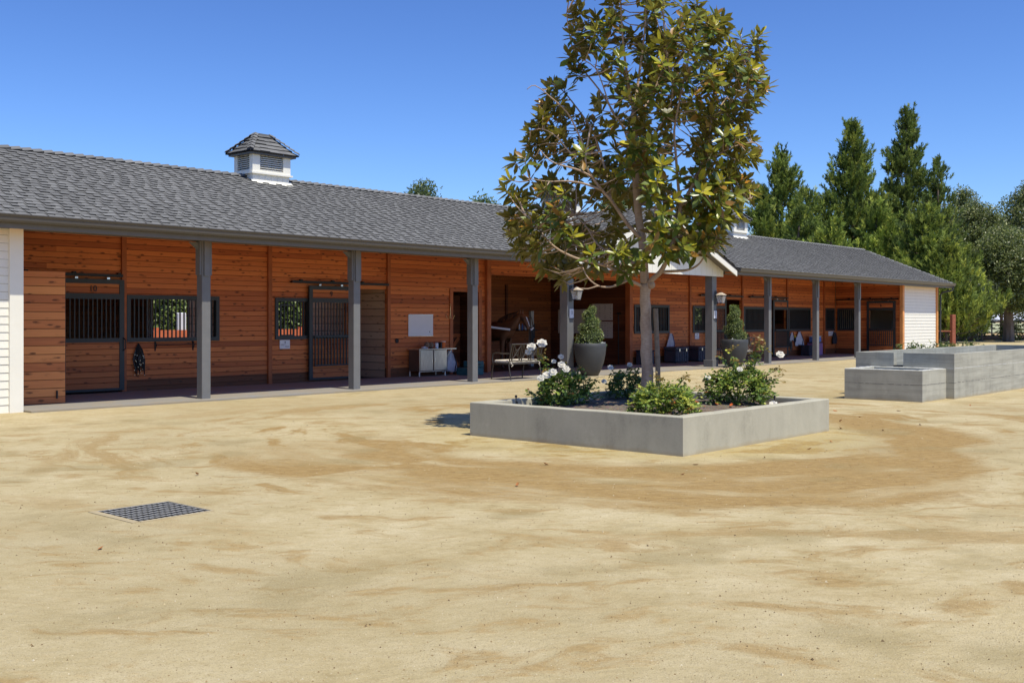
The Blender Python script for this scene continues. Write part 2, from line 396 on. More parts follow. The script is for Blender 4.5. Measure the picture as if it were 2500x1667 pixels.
# ------------------------------------------------------------------ drain
dr = thing('drain_grate', 'square steel grid drain cover set flush in the dirt', 'drain', (-6.71, -9.87, 0))
m_ = MB().mat('metal'); z0, z1 = -.035, .004
m2 = MB().mat('collar')
m2.box(DX0-.06, DY0-.02, -.1, DX0, DY1+.02, .005).box(DX0, DY0-.035, -.1, DX1+.01, DY0, .004).box(DX0, DY1, -.1, DX1, DY1+.02, .004).box(DX1, DY0, -.1, DX1+.02, DY1+.02, .004)
m2.build('concrete_collar', dr)
M['drainbar'] = plain('dark_drain_bar', (.06, .06, .06), .9, .05)  # bar sides darker than the steel tops: shading put into the colour
mt = MB().mat('galv')
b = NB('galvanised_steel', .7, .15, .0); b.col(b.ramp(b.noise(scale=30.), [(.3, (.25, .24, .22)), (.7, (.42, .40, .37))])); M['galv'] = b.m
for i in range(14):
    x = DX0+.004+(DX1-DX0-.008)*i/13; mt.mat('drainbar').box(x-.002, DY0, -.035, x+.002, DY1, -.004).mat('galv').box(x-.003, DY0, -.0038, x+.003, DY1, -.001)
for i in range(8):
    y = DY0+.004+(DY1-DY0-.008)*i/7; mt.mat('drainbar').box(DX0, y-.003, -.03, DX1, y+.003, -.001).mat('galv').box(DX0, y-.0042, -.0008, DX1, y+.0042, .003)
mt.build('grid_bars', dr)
pit = MB().mat('black').box(DX0-.01, DY0-.01, -.7, DX1+.01, DY1+.01, -.6)
for a in ((DX0-.01, DY0-.01, DX0, DY1+.01), (DX1, DY0-.01, DX1+.01, DY1+.01), (DX0, DY0-.01, DX1, DY0), (DX0, DY1, DX1, DY1+.01)): pit.box(a[0], a[1], -.6, a[2], a[3], -.11)
pit.build('drain_pit', dr)

# ------------------------------------------------------------------ barn
barn = thing('barn', 'long red cedar horse barn with white ends, grey shingle roof and three cupolas', 'barn', (15, 3, 0))
YW, YB = 3.05, 6.46
EZ, RZ, OY = 3.17, 4.78, -.45           # eave height, ridge height, eave line
SL = (RZ-EZ)/(YW-OY); GC, GS = 14.77, .395
TOPW = 3.22
def wallx(name, x0, x1, y, holes, mat='cedar', z1=TOPW, th=.06):
    """wall along X with rectangular holes (x0,x1,z0,z1)"""
    m = MB().mat(mat); xs_ = sorted({x0, x1, *[h[0] for h in holes], *[h[1] for h in holes]})
    for a, c in zip(xs_[:-1], xs_[1:]):
        zs = [(0., z1)]
        for h in holes:
            if h[0] <= a+1e-6 and h[1] >= c-1e-6:
                nz = []
                for p, q in zs:
                    if h[2] > p: nz.append((p, min(q, h[2])))
                    if h[3] < q: nz.append((max(p, h[3]), q))
                zs = nz
        for p, q in zs:
            if q-p > 1e-4: m.box(a, y, p, c, y+th, q)
    return m.build(name, barn)
WZ0, WZ1 = 1.05, 2.03
wins = [(.04, 2.24), (3.74, 4.75), (18.23, 20.35), (21.89, 22.9), (25.55, 27.75), (29.24, 31.26), (32.66, 33.6)]
doors = [(-1.36, -.10), (6.02, 7.2), (9.61, 10.64), (24.16, 25.36), (27.86, 29.0)]
HW = [(a+.05, c-.05, WZ0+.05, WZ1-.05) for a, c in wins] + [(4.78, 5.86, .5, 1.95)] + [(a, c, 0., 2.29) for a, c in doors]
wallx('front_wall', -3.41, 11.0, YW, [h for h in HW if h[1] < 11.0])
wallx('front_wall', 17.98, 33.72, YW, [h for h in HW if h[0] > 17])
# battens / wall posts
for x in (-.03, 3.58, 7.25, 21.68, 25.44, 29.12, 32.55):
    MB().mat('batten').box(x-.05, YW-.055, .03, x+.05, YW-.002, TOPW).build('batten', barn)
for x in (11.0, 17.95):
    MB().mat('batten').box(x-.09, YW-.10, .03, x+.07, YW+.09, TOPW).build('corner_post', barn)
# rooms: back wall, partitions, ceilings and floor
bh = [(2.40, 3.64, 1.05, 2.3), (6.0, 7.15, 1.05, 2.3), (21.3, 23.4, .9, 2.3), (25.4, 27.2, .9, 2.3), (28.6, 29.8, .9, 2.3), (31.7, 32.4, .9, 2.3)]
bh2 = [(23.8, 25.0, 1.0, 2.2), (30.0, 31.5, 1.0, 2.2), (33.3, 34.4, 1.0, 2.2)]
wallx('back_wall', -7.3, 17.98, YB, [(2.40, 3.56, 1.0, 2.4), (4.5, 7.15, 1.0, 2.5)], mat='cedar_bay')  # second opening made wider to let more light into the stall
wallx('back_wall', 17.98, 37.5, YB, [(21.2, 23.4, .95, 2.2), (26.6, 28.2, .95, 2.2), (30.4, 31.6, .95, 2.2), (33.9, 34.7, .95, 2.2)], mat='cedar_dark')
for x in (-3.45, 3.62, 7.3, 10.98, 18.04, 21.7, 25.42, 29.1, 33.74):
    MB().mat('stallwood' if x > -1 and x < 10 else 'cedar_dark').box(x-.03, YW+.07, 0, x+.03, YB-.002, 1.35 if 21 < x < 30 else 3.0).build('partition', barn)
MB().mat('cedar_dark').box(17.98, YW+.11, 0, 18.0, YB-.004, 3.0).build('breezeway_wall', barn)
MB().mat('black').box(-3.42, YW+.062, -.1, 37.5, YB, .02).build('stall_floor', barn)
MB().mat('cedar').box(11.09, YW-.02, 2.80, 17.84, YW+.10, TOPW).build('breezeway_header', barn)
MB().mat('plate').box(2.42, YB+.10, 1.0, 2.66, YB+.13, 2.4).build('shutter', barn)
for x in (12.9, 15.6):
    MB().mat('cedar_dark').box(x-.05, YB-.06, .03, x+.05, YB-.003, 2.7).build('batten', barn)
MB().mat('cedar').box(-3.41, -.0, TOPW+.005, 33.72, YB, TOPW+.04).build('porch_ceiling', barn)
# end wall of the porch on the right (faces left), holes for window and door 6
def wally(name, y0, y1, x, holes, mat='cedar', th=.06, z1=TOPW):
    m = MB().mat(mat); ys_ = sorted({y0, y1, *[h[0] for h in holes], *[h[1] for h in holes]})
    for a, c in zip(ys_[:-1], ys_[1:]):
        zs = [(0., z1)]
        for h in holes:
            if h[0] <= a+1e-6 and h[1] >= c-1e-6:
                nz = []
                for p, q in zs:
                    if h[2] > p: nz.append((p, min(q, h[2])))
                    if h[3] < q: nz.append((max(p, h[3]), q))
                zs = nz
        for p, q in zs:
            if q-p > 1e-4: m.box(x, a, p, x+th, c, q)
    return m.build(name, barn)
wally('end_wall', .12, 3.045, 33.75, [(2.0, 2.98, 1.1, 1.98), (.38, 1.5, 0, 2.25)])
# ---- lap siding rooms
def lap(name, x0, x1, y, z0, z1, step=.131, axis='x', sgn=1):
    m = MB().mat('white'); z = z0
    while z < z1-.01:
        zt = min(z+step-.007, z1); a, c = .016, .006; m.mat('sidegap').add([(x0, y-.004, zt), (x1, y-.004, zt), (x1, y-.004, zt+.0075), (x0, y-.004, zt+.0075)], [(0, 1, 2, 3)]).mat('white')
        m.add([(x0, y-a, z), (x1, y-a, z), (x1, y-c, zt), (x0, y-c, zt), (x0, y+.03, z), (x1, y+.03, z), (x1, y+.03, zt), (x0, y+.03, zt)],
              [(0, 1, 2, 3), (0, 4, 5, 1), (3, 2, 6, 7), (0, 3, 7, 4), (1, 5, 6, 2), (5, 4, 7, 6)]) ; z = zt+.007
    return m.build(name, barn)
lap('white_siding', -7.3, -3.64, .03, .0, 3.0)
MB().mat('white').box(-3.64, -.03, 0, -3.42, .10, 3.0).build('corner_board', barn)
MB().mat('white').box(-3.50, .1, 0, -3.42, YB, 3.0).build('end_room_wall', barn)
MB().mat('white').box(-7.36, .0, 0, -7.3, YB, 3.0).build('end_room_wall', barn)
lap('white_siding', 33.80, 37.53, .03, .0, 3.0, step=.135)
MB().mat('trimwood').box(33.60, -.02, 0, 33.795, .11, 3.1).build('corner_trim', barn)
MB().mat('trimwood').box(37.535, -.03, 0, 37.72, .11, 3.0).build('corner_trim', barn)
MB().mat('white').box(37.50, .11, 0, 37.56, YB, 3.0).build('end_room_wall', barn)
# ---- posts
def post(x, wdt, big=False):
    m = MB().mat('post'); dz = 2.98
    d = wdt
    m.cbox(x, d/2, -.05, wdt, d, dz+.05+.1, ch=.008)
    o = m.build('post', barn)
    c = MB().mat('post')
    if not big:
        for sx in (-1, 1): c.box(x+sx*(wdt/2+.002) - (0 if sx > 0 else .035), .02, 2.35, x+sx*(wdt/2+.002)+(.035 if sx > 0 else 0), d-.02, 2.98)
        c.box(x-wdt/2+.035, -.03, 2.33, x+wdt/2-.045, -.002, 2.98)
    else: c.cbox(x, d/2, -.05, wdt+.07, d+.07, .30, ch=.006)
    c.build('post_casing', o); return o
for k in (0, 1, 2, 6, 7, 8): post(3.66*k, .185)
for x in (10.98, 18.30): post(x, .265, True)
for k in (0, 1, 2, 6, 7, 8):   # small knee braces behind the fascia
    x = 3.66*k
    MB().mat('post').add([(x-.3, .06, 2.96), (x-.095, .06, 2.80), (x-.095, .06, 2.96), (x-.3, .13, 2.96), (x-.095, .13, 2.80), (x-.095, .13, 2.96)], [(0, 1, 2), (3, 5, 4), (0, 3, 4, 1), (1, 4, 5, 2), (2, 5, 3, 0)]).build('knee_brace', barn)
# ---- beams, fascia, gutters
def eave(x0, x1):
    MB().mat('beam').box(x0, -.02, 2.985, x1, .20, 3.20).build('eave_beam', barn)
    MB().mat('beam').box(x0, OY-.02, 2.955, x1, OY+.02, 3.14).build('fascia', barn)
    MB().mat('cedar').box(x0, OY+.021, 3.02, x1, -.021, 3.05).build('soffit', barn)
    m = MB().mat('gutter'); prof = [(-.475, 3.045), (-.55, 3.045), (-.585, 3.075), (-.592, 3.125), (-.615, 3.16), (-.615, 3.175), (-.60, 3.175), (-.58, 3.13), (-.475, 3.13)]
    m.loft([[(x, y, z) for y, z in prof] for x in (x0, x1)]); m.build('gutter', barn)
eave(-7.8, 10.72); eave(18.92, 38.32)
# downspout on the right end
m = MB().mat('metal'); m.tube([(38.2, -.55, 3.03), (38.15, -.5, 2.86), (37.85, -.16, 2.76), (37.79, -.1, 2.66), (37.79, -.08, .1), (37.85, -.2, .04)], .04, 8); m.build('downspout', barn)

# ---- roof
def sh_course(m, P, ulo, uhi, v, e, rnd, up, top):
    """one course of laminated shingles; P(u,v,h)->xyz, teeth between ulo..uhi"""
    if uhi-ulo < .05: return
    u = ulo; long_ = rnd.random() < .5; pts = []
    off = rnd.random()*.25
    u0 = ulo-off
    while u0 < uhi+.3:
        wl = rnd.uniform(.10, .17); ws = rnd.uniform(.08, .14); j = rnd.uniform(-.008, .008)
        pts += [(u0, j), (u0+wl, j), (u0+wl+.03, .052+j), (u0+wl+.03+ws, .052+j)]; u0 += wl+ws+.06
    q = []
    for i in range(len(pts)-1):
        a, b_ = pts[i], pts[i+1]
        if b_[0] <= ulo or a[0] >= uhi: continue
        def cl(u_):
            t = (u_-a[0])/max(1e-6, b_[0]-a[0]); return (u_, a[1]+(b_[1]-a[1])*t)
        if a[0] < ulo: a = cl(ulo)
        if b_[0] > uhi: b_ = (uhi, cl(uhi)[1])
        q.append((a, b_))
    vt = min(v+e+.075, top)
    for a, b_ in q:
        va, vb = min(v+a[1], vt), min(v+b_[1], vt)
        la = .024 if (a[1] < .03 and b_[1] < .03) else .009
        p0, p1 = P(a[0], va, la+.004), P(b_[0], vb, la+.004); p2, p3 = P(b_[0], vt, .003), P(a[0], vt, .003)
        m.mat('shingle').add([p0, p1, p2, p3], [(0, 1, 2, 3)])
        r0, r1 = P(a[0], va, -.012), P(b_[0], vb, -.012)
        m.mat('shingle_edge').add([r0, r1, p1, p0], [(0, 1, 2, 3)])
rnd = random.Random(5)
LV = math.hypot(YW-OY, RZ-EZ); ny, nz = -SL/math.hypot(1, SL), 1/math.hypot(1, SL)
def Pm(u, v, h): t = v/LV; return (u, OY-.03+(YW-OY+.03)*t+ny*h, EZ-.012+(RZ-EZ+.012)*t+nz*h)
E_ = .142
roof = MB()
XL0, XL1, XR0, XR1 = -7.85, -6.15, 38.35, 36.70
nC = int(LV/E_)+1
for i in range(nC):
    v = i*E_; t = v/LV
    if t > .995: break
    wv_ = (1.61*(1-min(1, t+.02)))/GS if t < 1 else 0
    sh_course(roof, Pm, XL0+(XL1-XL0)*t, GC-wv_-.04, v, E_, rnd, None, LV)
    sh_course(roof, Pm, GC+wv_+.04, XR0+(XR1-XR0)*t, v, E_, rnd, None, LV)
# deck, hips, back slope
def tri(pts, th=.09, mats=('shingle', 'cedar_dark')):
    n = len(pts); P = [Vector(p) for p in pts]
    roof.mat(mats[0]).add(P, [tuple(range(n))]); lo = [p-Vector((0, 0, th)) for p in P]
    roof.mat(mats[1]).add(lo, [tuple(reversed(range(n)))])
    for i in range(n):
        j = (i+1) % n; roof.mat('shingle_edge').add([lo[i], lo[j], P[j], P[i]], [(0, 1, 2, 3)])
BY = 2*YW-OY
d_ = -.012
V0 = (GC-1.61/GS, OY, EZ+d_); V1 = (GC+1.61/GS, OY, EZ+d_); AP = (GC, YW, RZ+d_)
tri([(XL0, OY, EZ+d_), V0, AP, (XL1, YW, RZ+d_)]); tri([V1, (XR0, OY, EZ+d_), (XR1, YW, RZ+d_), AP])
tri([(XR0, BY, EZ+d_), (XL0, BY, EZ+d_), (XL1, YW, RZ+d_), (XR1, YW, RZ+d_)])
tri([(XL0, BY, EZ+d_), (XL0, OY, EZ+d_), (XL1, YW, RZ+d_)]); tri([(XR0, OY, EZ+d_), (XR0, BY, EZ+d_), (XR1, YW, RZ+d_)])
# gable slopes
GW = 1.61/GS; LG = math.hypot(GW, 1.61)
for sg in (-1, 1):
    gnx, gnz = sg*GS/math.hypot(1, GS), 1/math.hypot(1, GS)
    def Pg(u, v, h, sg=sg, gnx=gnx, gnz=gnz):
        t = v/LG; return (GC+sg*GW*(1-t)+gnx*h, u, EZ-.004+1.61*t+gnz*h)
    for i in range(int(LG/E_)+1):
        v = i*E_; t = v/LG
        if t > .99: break
        yv = OY+(YW-OY)*t
        mm = MB(); sh_course(mm, Pg, OY-.07, yv-.05, v, E_, rnd, None, LG)
        if sg < 0:    # keep winding outward
            mm.f = [tuple(reversed(f)) for f in mm.f]
        o0 = len(roof.v); roof.v += mm.v; roof.f += [tuple(q+o0 for q in f) for f in mm.f]
        for k in mm.mi: roof.mat(mm.mats[k]); roof.mi.append(roof.cur); roof.c.append(None); roof.sm.append(False)
    tri([(GC+sg*GW, OY-.06, EZ-.02), (GC, OY-.06, RZ-.02), (GC, YW, RZ-.02)] if sg > 0 else [(GC, OY-.06, RZ-.02), (GC-GW, OY-.06, EZ-.02), (GC, YW, RZ-.02)], th=.07)
ro = roof.build('roof', barn)
# ridge & hip caps
def caps(name, A, B, w_=.13, ln=.21, drop=.46):
    A, B = Vector(A), Vector(B); d = (B-A); n = max(1, int(d.length/ln)); d.normalize(); side = d.cross(Vector((0, 0, 1))).normalized()
    m = MB()
    for i in range(n):
        a = A+d*(i*ln); c = A+d*(i*ln+ln*1.12)
        la, lc = .052, .018
        pa = [a-side*w_+Vector((0, 0, la-drop*w_)), a+Vector((0, 0, la+.008)), a+side*w_+Vector((0, 0, la-drop*w_))]
        pc = [c-side*w_+Vector((0, 0, lc-drop*w_)), c+Vector((0, 0, lc+.008)), c+side*w_+Vector((0, 0, lc-drop*w_))]
        m.mat('shingle').add(pa+pc, [(0, 1, 4, 3), (1, 2, 5, 4)])
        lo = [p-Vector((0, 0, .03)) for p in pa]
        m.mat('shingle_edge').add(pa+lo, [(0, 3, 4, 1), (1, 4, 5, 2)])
    m.build(name, ro)
caps('ridge_cap', (XR1, YW, RZ), (XL1, YW, RZ))
caps('hip_cap', (XR0, OY, EZ), (XR1, YW, RZ), drop=.62); caps('hip_cap', (XL0, OY, EZ), (XL1, YW, RZ), drop=.62)
caps('ridge_cap', (GC, OY-.08, RZ), (GC, YW, RZ))
for sg in (-1, 1):   # metal valleys
    A = Vector((GC+sg*(GW-.0), OY, EZ+.02)); B = Vector((GC, YW, RZ+.02)); n = Vector((sg, .6, 0))*.045
    m = MB().mat('valley')
    if 'valley' not in M: M['valley'] = plain('valley_flashing', (.42, .42, .44), .5, .4, .3)
    m.add([A-n, A+n, B+n, B-n, A-Vector((0, 0, .03)), B-Vector((0, 0, .03))], [(0, 1, 2, 3), (0, 4, 1), (3, 2, 5), (0, 3, 5, 4), (1, 4, 5, 2)]); m.build('valley_flashing', ro)
# gable front
gz = lambda x: EZ+1.61*(1-abs(x-GC)/GW)
m = MB().mat('white'); x = 10.75
xsn = [10.75+.335*i for i in range(25)]; xsn[-1] = 18.79
for a, c in zip(xsn[:-1], xsn[1:]):
    a2, c2 = a+.006, c-.006
    def slab(p, q, y):
        ks = [p]+([GC] if p < GC < q else [])+[q]
        lo = [(k, y, 2.89) for k in ks]; hi = [(k, y, gz(k)-.10) for k in reversed(ks)]
        n = len(lo)+len(hi); back = [(p_[0], .05, p_[2]) for p_ in lo+hi]
        m.add(lo+hi+back, [tuple(range(n)), tuple(reversed(range(n, 2*n)))]+[(i, i+n, (i+1) % n+n, (i+1) % n) for i in range(n)])
    slab(a2, c2, -.035)
    slab(a, c, -.025)
m.build('gable_siding', barn)
for sg in (-1, 1):
    def rk(y0, y1, zt, zb, mk, nm):
        a = (GC+sg*GW, GC); P = []
        for y in (y0, y1): P += [(a[0], y, EZ-zt), (a[1], y, RZ-zt), (a[1], y, RZ-zb), (a[0], y, EZ-zb)]
        MB().mat(mk).add(P, [(0, 1, 2, 3), (7, 6, 5, 4), (0, 4, 5, 1), (2, 6, 7, 3), (0, 3, 7, 4), (1, 5, 6, 2)]).build(nm, barn)
    rk(OY-.05, OY-.01, .09, .27, 'rakepaint' if 'rakepaint' in M else 'white', 'rake_board')
    rk(OY-.008, -.04, .095, .12, 'beam', 'rake_soffit')
# ---- cupolas
def cupola(cx):
    cy = YW; hw, hd = .52, .36
    m = MB().mat('white')
    for i in range(6):
        x0 = cx-hw+.03+(2*hw-.06)*i/6; x1 = x0+(2*hw-.06)/6-.008
        m.box(x0, cy-hd+.02, 4.3, x1, cy+hd-.02, 4.81)
    for i in range(4):
        y0 = cy-hd+.03+(2*hd-.06)*i/4
        m.box(cx-hw+.02, y0, 4.3, cx+hw-.02, y0+(2*hd-.06)/4-.008, 4.81)
    m.box(cx-hw+.035, cy-hd+.035, 4.3, cx+hw-.035, cy+hd-.035, 4.8)
    m.box(cx-hw-.04, cy-hd-.04, 4.812, cx+hw+.04, cy+hd+.04, 4.85)     # ledge
    # upper box with openings: corner boards and rails
    for sx in (-1, 1):
        for sy in (-1, 1):
            m.box(cx+sx*hw-(.2 if sx > 0 else 0), cy+sy*hd-(.03 if sy > 0 else 0), 4.852, cx+sx*hw+(.2 if sx < 0 else 0), cy+sy*hd+(.03 if sy < 0 else 0), 5.3)
            m.box(cx+sx*hw-(.03 if sx > 0 else 0), cy+sy*(hd-.032)-(.09 if sy > 0 else 0), 4.852, cx+sx*hw+(.03 if sx < 0 else 0), cy+sy*(hd-.032)+(.09 if sy < 0 else 0), 5.3)
    for sy in (-1, 1): m.box(cx-hw+.2, cy+sy*(hd-.015)-.015, 4.852, cx+hw-.2, cy+sy*(hd-.015)+.015, 4.90)
    for sx in (-1, 1): m.box(cx+sx*(hw-.015)-.015, cy-hd+.12, 4.852, cx+sx*(hw-.015)+.015, cy+hd-.12, 4.90)
    # flashing skirt
    yf = cy-hd-.02; zf = EZ+SL*(yf-OY)
    m.add([(cx-hw-.02, yf-.05, zf-.02), (cx+hw+.05, yf-.05, zf-.02), (cx+hw+.05, yf+.08, zf+.1), (cx-hw-.02, yf+.08, zf+.1)], [(0, 1, 2, 3)])
    cu = m.build('cupola', barn)
    for sy in (-1, 1):
        lv = MB().mat('white')
        for i in range(8):
            z = 4.905+i*.046; y = cy+sy*(hd-.03)
            lv.add([(cx-hw+.2, y+sy*.02, z), (cx+hw-.2, y+sy*.02, z), (cx+hw-.2, y-sy*.02, z+.034), (cx-hw+.2, y-sy*.02, z+.034)], [(0, 1, 2, 3)])
            lv.add([(cx-hw+.2, y+sy*.02, z), (cx+hw-.2, y+sy*.02, z), (cx+hw-.2, y+sy*.02, z+.01), (cx-hw+.2, y+sy*.02, z+.01)], [(0, 1, 2, 3)])
        lv.build('louvre', cu)
    for sx in (-1, 1):
        lv = MB().mat('white')
        for i in range(8):
            z = 4.905+i*.046; x = cx+sx*(hw-.03)
            lv.add([(x+sx*.02, cy-hd+.12, z), (x+sx*.02, cy+hd-.12, z), (x-sx*.02, cy+hd-.12, z+.034), (x-sx*.02, cy-hd+.12, z+.034)], [(0, 1, 2, 3)])
            lv.add([(x+sx*.02, cy-hd+.12, z), (x+sx*.02, cy+hd-.12, z), (x+sx*.02, cy+hd-.12, z+.01), (x+sx*.02, cy-hd+.12, z+.01)], [(0, 1, 2, 3)])
        lv.build('louvre', cu)
    MB().mat('black').box(cx-hw+.09, cy-hd+.09, 4.86, cx+hw-.09, cy+hd-.09, 5.29).build('cupola_core', cu)
    r = MB(); eh, ed, ez = hw+.15, hd+.13, 5.29; rt, rr = 5.77, .21
    r.mat('gutter').box(cx-eh+.05, cy-ed+.05, ez-.045, cx+eh-.05, cy+ed-.05, ez-.002)
    n = 5
    for i in range(n):       # stepped courses on four sides
        t0, t1 = i/n, (i+1.25)/n if i < n-1 else 1.
        fl = lambda t: t**.88
        def rg(t, lift):
            hx = eh+(rr-eh)*fl(t); hy = ed+(.02-ed)*fl(t); z = ez+(rt-ez)*t+lift
            return [(cx-hx, cy-hy, z), (cx+hx, cy-hy, z), (cx+hx, cy+hy, z), (cx-hx, cy+hy, z)]
        A, B = rg(t0, .035), rg(t1, .0); C_ = rg(t0, .0)
        for k in range(4):
            q = (k+1) % 4; nt_ = 5 if k % 2 == 0 else 4
            for s2 in range(nt_):
                f0, f1 = s2/nt_, (s2+1)/nt_; lf = rnd.uniform(-.012, .012)
                L = lambda P, Q, f: tuple(P[c]+(Q[c]-P[c])*f for c in range(3))
                a, b_, c2, d2 = L(A[k], A[q], f0), L(A[k], A[q], f1), L(B[k], B[q], f1), L(B[k], B[q], f0)
                e1, e2 = L(C_[k], C_[q], f0), L(C_[k], C_[q], f1)
                sh = lambda p, s_=lf: (p[0], p[1], p[2]+s_)
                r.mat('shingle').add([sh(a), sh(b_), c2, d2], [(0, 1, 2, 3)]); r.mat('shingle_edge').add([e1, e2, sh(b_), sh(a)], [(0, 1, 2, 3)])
    r.mat('shingle').box(cx-rr-.03, cy-.06, rt-.03, cx+rr+.03, cy+.06, rt+.02)
    crf = r.build('cupola_roof', cu)
    for sx in (-1, 1):
        for sy in (-1, 1): 
            h_ = MB(); A = Vector((cx+sx*eh, cy+sy*ed, ez+.03)); B = Vector((cx+sx*rr, cy+sy*.02, rt+.0)); d = B-A; nn = 6; sd_ = d.cross(Vector((0, 0, 1))).normalized()*.075
            for i in range(nn):
                a = A+d*(i/nn); c = A+d*((i+1.15)/nn); up = Vector((0, 0, .05)); 
                P = [a-sd_+up*.5, a+up*1.2, a+sd_+up*.5, c-sd_+up*.1, c+up*.7, c+sd_+up*.1]
                h_.mat('shingle').add(P, [(0, 1, 4, 3), (1, 2, 5, 4)]); lo = [p-Vector((0, 0, .03)) for p in P[:3]]
                h_.mat('shingle_edge').add(P[:3]+lo, [(0, 3, 4, 1), (1, 4, 5, 2)])
            h_.build('hip_cap', cu)
    return cu
for cx_ in (3.40, 14.35, 24.72): cupola(cx_)

# ---- windows with bars
def window(x0, x1, z0=WZ0, z1=WZ1, axis='x', at=YW, hop=None, nb=None):
    def B(m, a, y0, z, c, y1, zz):
        if axis == 'x': m.box(a, y0, z, c, y1, zz)
        else: m.box(y0+(at-YW), a, z, y1+(at-YW), c, zz)
    f = MB().mat('metal'); w_ = .085
    B(f, x0, YW-.035, z0, x1, YW+.07, z0+w_); B(f, x0, YW-.035, z1-w_, x1, YW+.07, z1)
    B(f, x0, YW-.035, z0+w_, x0+w_, YW+.07, z1-w_); B(f, x1-w_, YW-.035, z0+w_, x1, YW+.07, z1-w_)
    fo = f.build('window', barn)
    bb = MB().mat('metal'); n = nb or max(2, int(round((x1-x0-.17)/.095)))
    for i in range(1, n):
        x = x0+w_+(x1-x0-2*w_)*i/n; B(bb, x-.0125, YW-.005, z0+w_, x+.0125, YW+.02, z1-w_)
    bb.build('window_bars', fo)
    if hop:
        h = MB().mat('metal'); B(h, hop[0], YW-.05, z0+w_+.02, hop[0]+.03, YW-.02, z1-w_-.07); B(h, hop[1]-.03, YW-.05, z0+w_+.02, hop[1], YW-.02, z1-w_-.07)
        B(h, hop[0], YW-.052, z1-w_-.10, hop[1], YW-.018, z1-w_-.07); B(h, hop[0], YW-.052, z0+w_, hop[1], YW-.018, z0+w_+.03); h.build('feed_hatch', fo)
    return fo
for i, (a, c) in enumerate(wins): window(a, c, hop=(3.86, 4.26) if i == 1 else None)
window(1.96, 2.96, 1.05, 2.03, 'y', 33.75)
# ---- sliding doors
def door(x0, x1, num, bars=True, gate=False, axis='x', at=YW, track=None, low=True, upper_open=False):
    def B(m, a, y0, z, c, y1, zz):
        if axis == 'x': m.box(a, y0, z, c, y1, zz)
        else: m.box(y0+(at-YW), a, z, y1+(at-YW), c, zz)
    y0, y1 = YW-.11, YW-.065; s_ = .105; f = MB().mat('metal')
    zt = [2.24, 2.04, 1.93, 1.13, 1.06]
    B(f, x0, y0, .07, x0+s_, y1, 2.33); B(f, x1-s_, y0, .07, x1, y1, 2.33)
    B(f, x0+s_, y0, zt[0], x1-s_, y1, 2.33); B(f, x0+s_, y0, zt[2], x1-s_, y1, zt[1]); B(f, x0+s_, y0, 1.055, x1-s_, y1, 1.14)
    B(f, x0+s_, y0, .07, x1-s_, y1, .12)
    d = f.build('sliding_door', barn)
    p = MB().mat('cedar_panel'); B(p, x0+s_, y0+.015, zt[1], x1-s_, y1-.005, zt[0]); p.build('number_panel', d); p = MB().mat('cedar_panel')
    if low: B(p, x0+s_, y0+.015, .12, x1-s_, y1-.005, 1.055)
    if low: p.build('door_panel', d)
    if bars:
        bb = MB().mat('metal'); n = 12
        for i in range(1, n):
            x = x0+s_+(x1-x0-2*s_)*i/n; B(bb, x-.011, y0+.01, 1.14, x+.011, y0+.03, zt[2])
        bb.build('door_bars', d)
    if gate:
        gg = MB().mat('metal'); a, c = x0+.13, x1-.02; yy = y0-.05
        B(gg, a, yy, 1.09, c, yy+.03, 1.125); B(gg, a, yy, .40, c, yy+.03, .435)
        for i in range(13):
            x = a+(c-a-.024)*i/12; B(gg, x, yy, .435, x+.024, yy+.028, 1.09)
        gg.build('drop_gate', d)
    for fx in (.24, .74):
        x = x0+(x1-x0)*fx; hd = MB().mat('chrome'); B(hd, x-.03, y0-.01, 2.335, x+.03, y1+.01, 2.37); hd.build('roller', d)
    hn = MB().mat('black')
    if axis == 'x': hn.tube([(x1-.03, y0, 1.14), (x1+.0, y0-.05, 1.1), (x1+.0, y0-.05, .92), (x1-.03, y0, .88)], .011, 6)
    else: hn.tube([(at-.11, x0+.05, 1.14), (at-.16, x0+.05, 1.1), (at-.16, x0+.05, .92), (at-.11, x0+.05, .88)], .011, 6)
    hn.build('door_handle', d)
    if num:
        if axis == 'x': text(num, .17, 'number', d, ((x0+x1)/2, y0-.002, 2.085), (R(90), 0, 0), 'black')
        else: text(num, .17, 'number', d, (at-.112, (x0+x1)/2, 2.085), (R(90), 0, R(-90)), 'black')
    if track:
        t = MB().mat('black'); B(t, track[0], YW-.12, 2.385, track[1], YW-.055, 2.44); B(t, track[0], YW-.055, 2.40, track[1], YW-.003, 2.425)
        tr = t.build('door_track', barn)
        k = track[0]+.3
        while k < track[1]: bk = MB().mat('black'); B(bk, k-.03, YW-.09, 2.441, k+.03, YW-.003, 2.475); bk.build('track_bracket', tr); k += .95
    return d
door(-1.40, -.06, '10', track=(-3.3, -.09)); door(4.66, 5.99, '9', gate=True, track=(4.16, 7.19))
door(22.77, 24.1, '8', gate=True, track=(22.28, 25.38)); door(27.78, 29.06, '7', bars=False, gate=True, track=(25.91, 29.06))
d6 = door(.32, 1.58, '6', bars=False, gate=True, axis='y', at=33.75, track=(.2, 2.98))
# mesh-grid liner behind door 9 bars
m = MB().mat('black')
for i in range(9): m.box(4.77, YW+.075, 1.16+i*.09, 5.87, YW+.079, 1.164+i*.09)
m.build('wire_liner', barn)
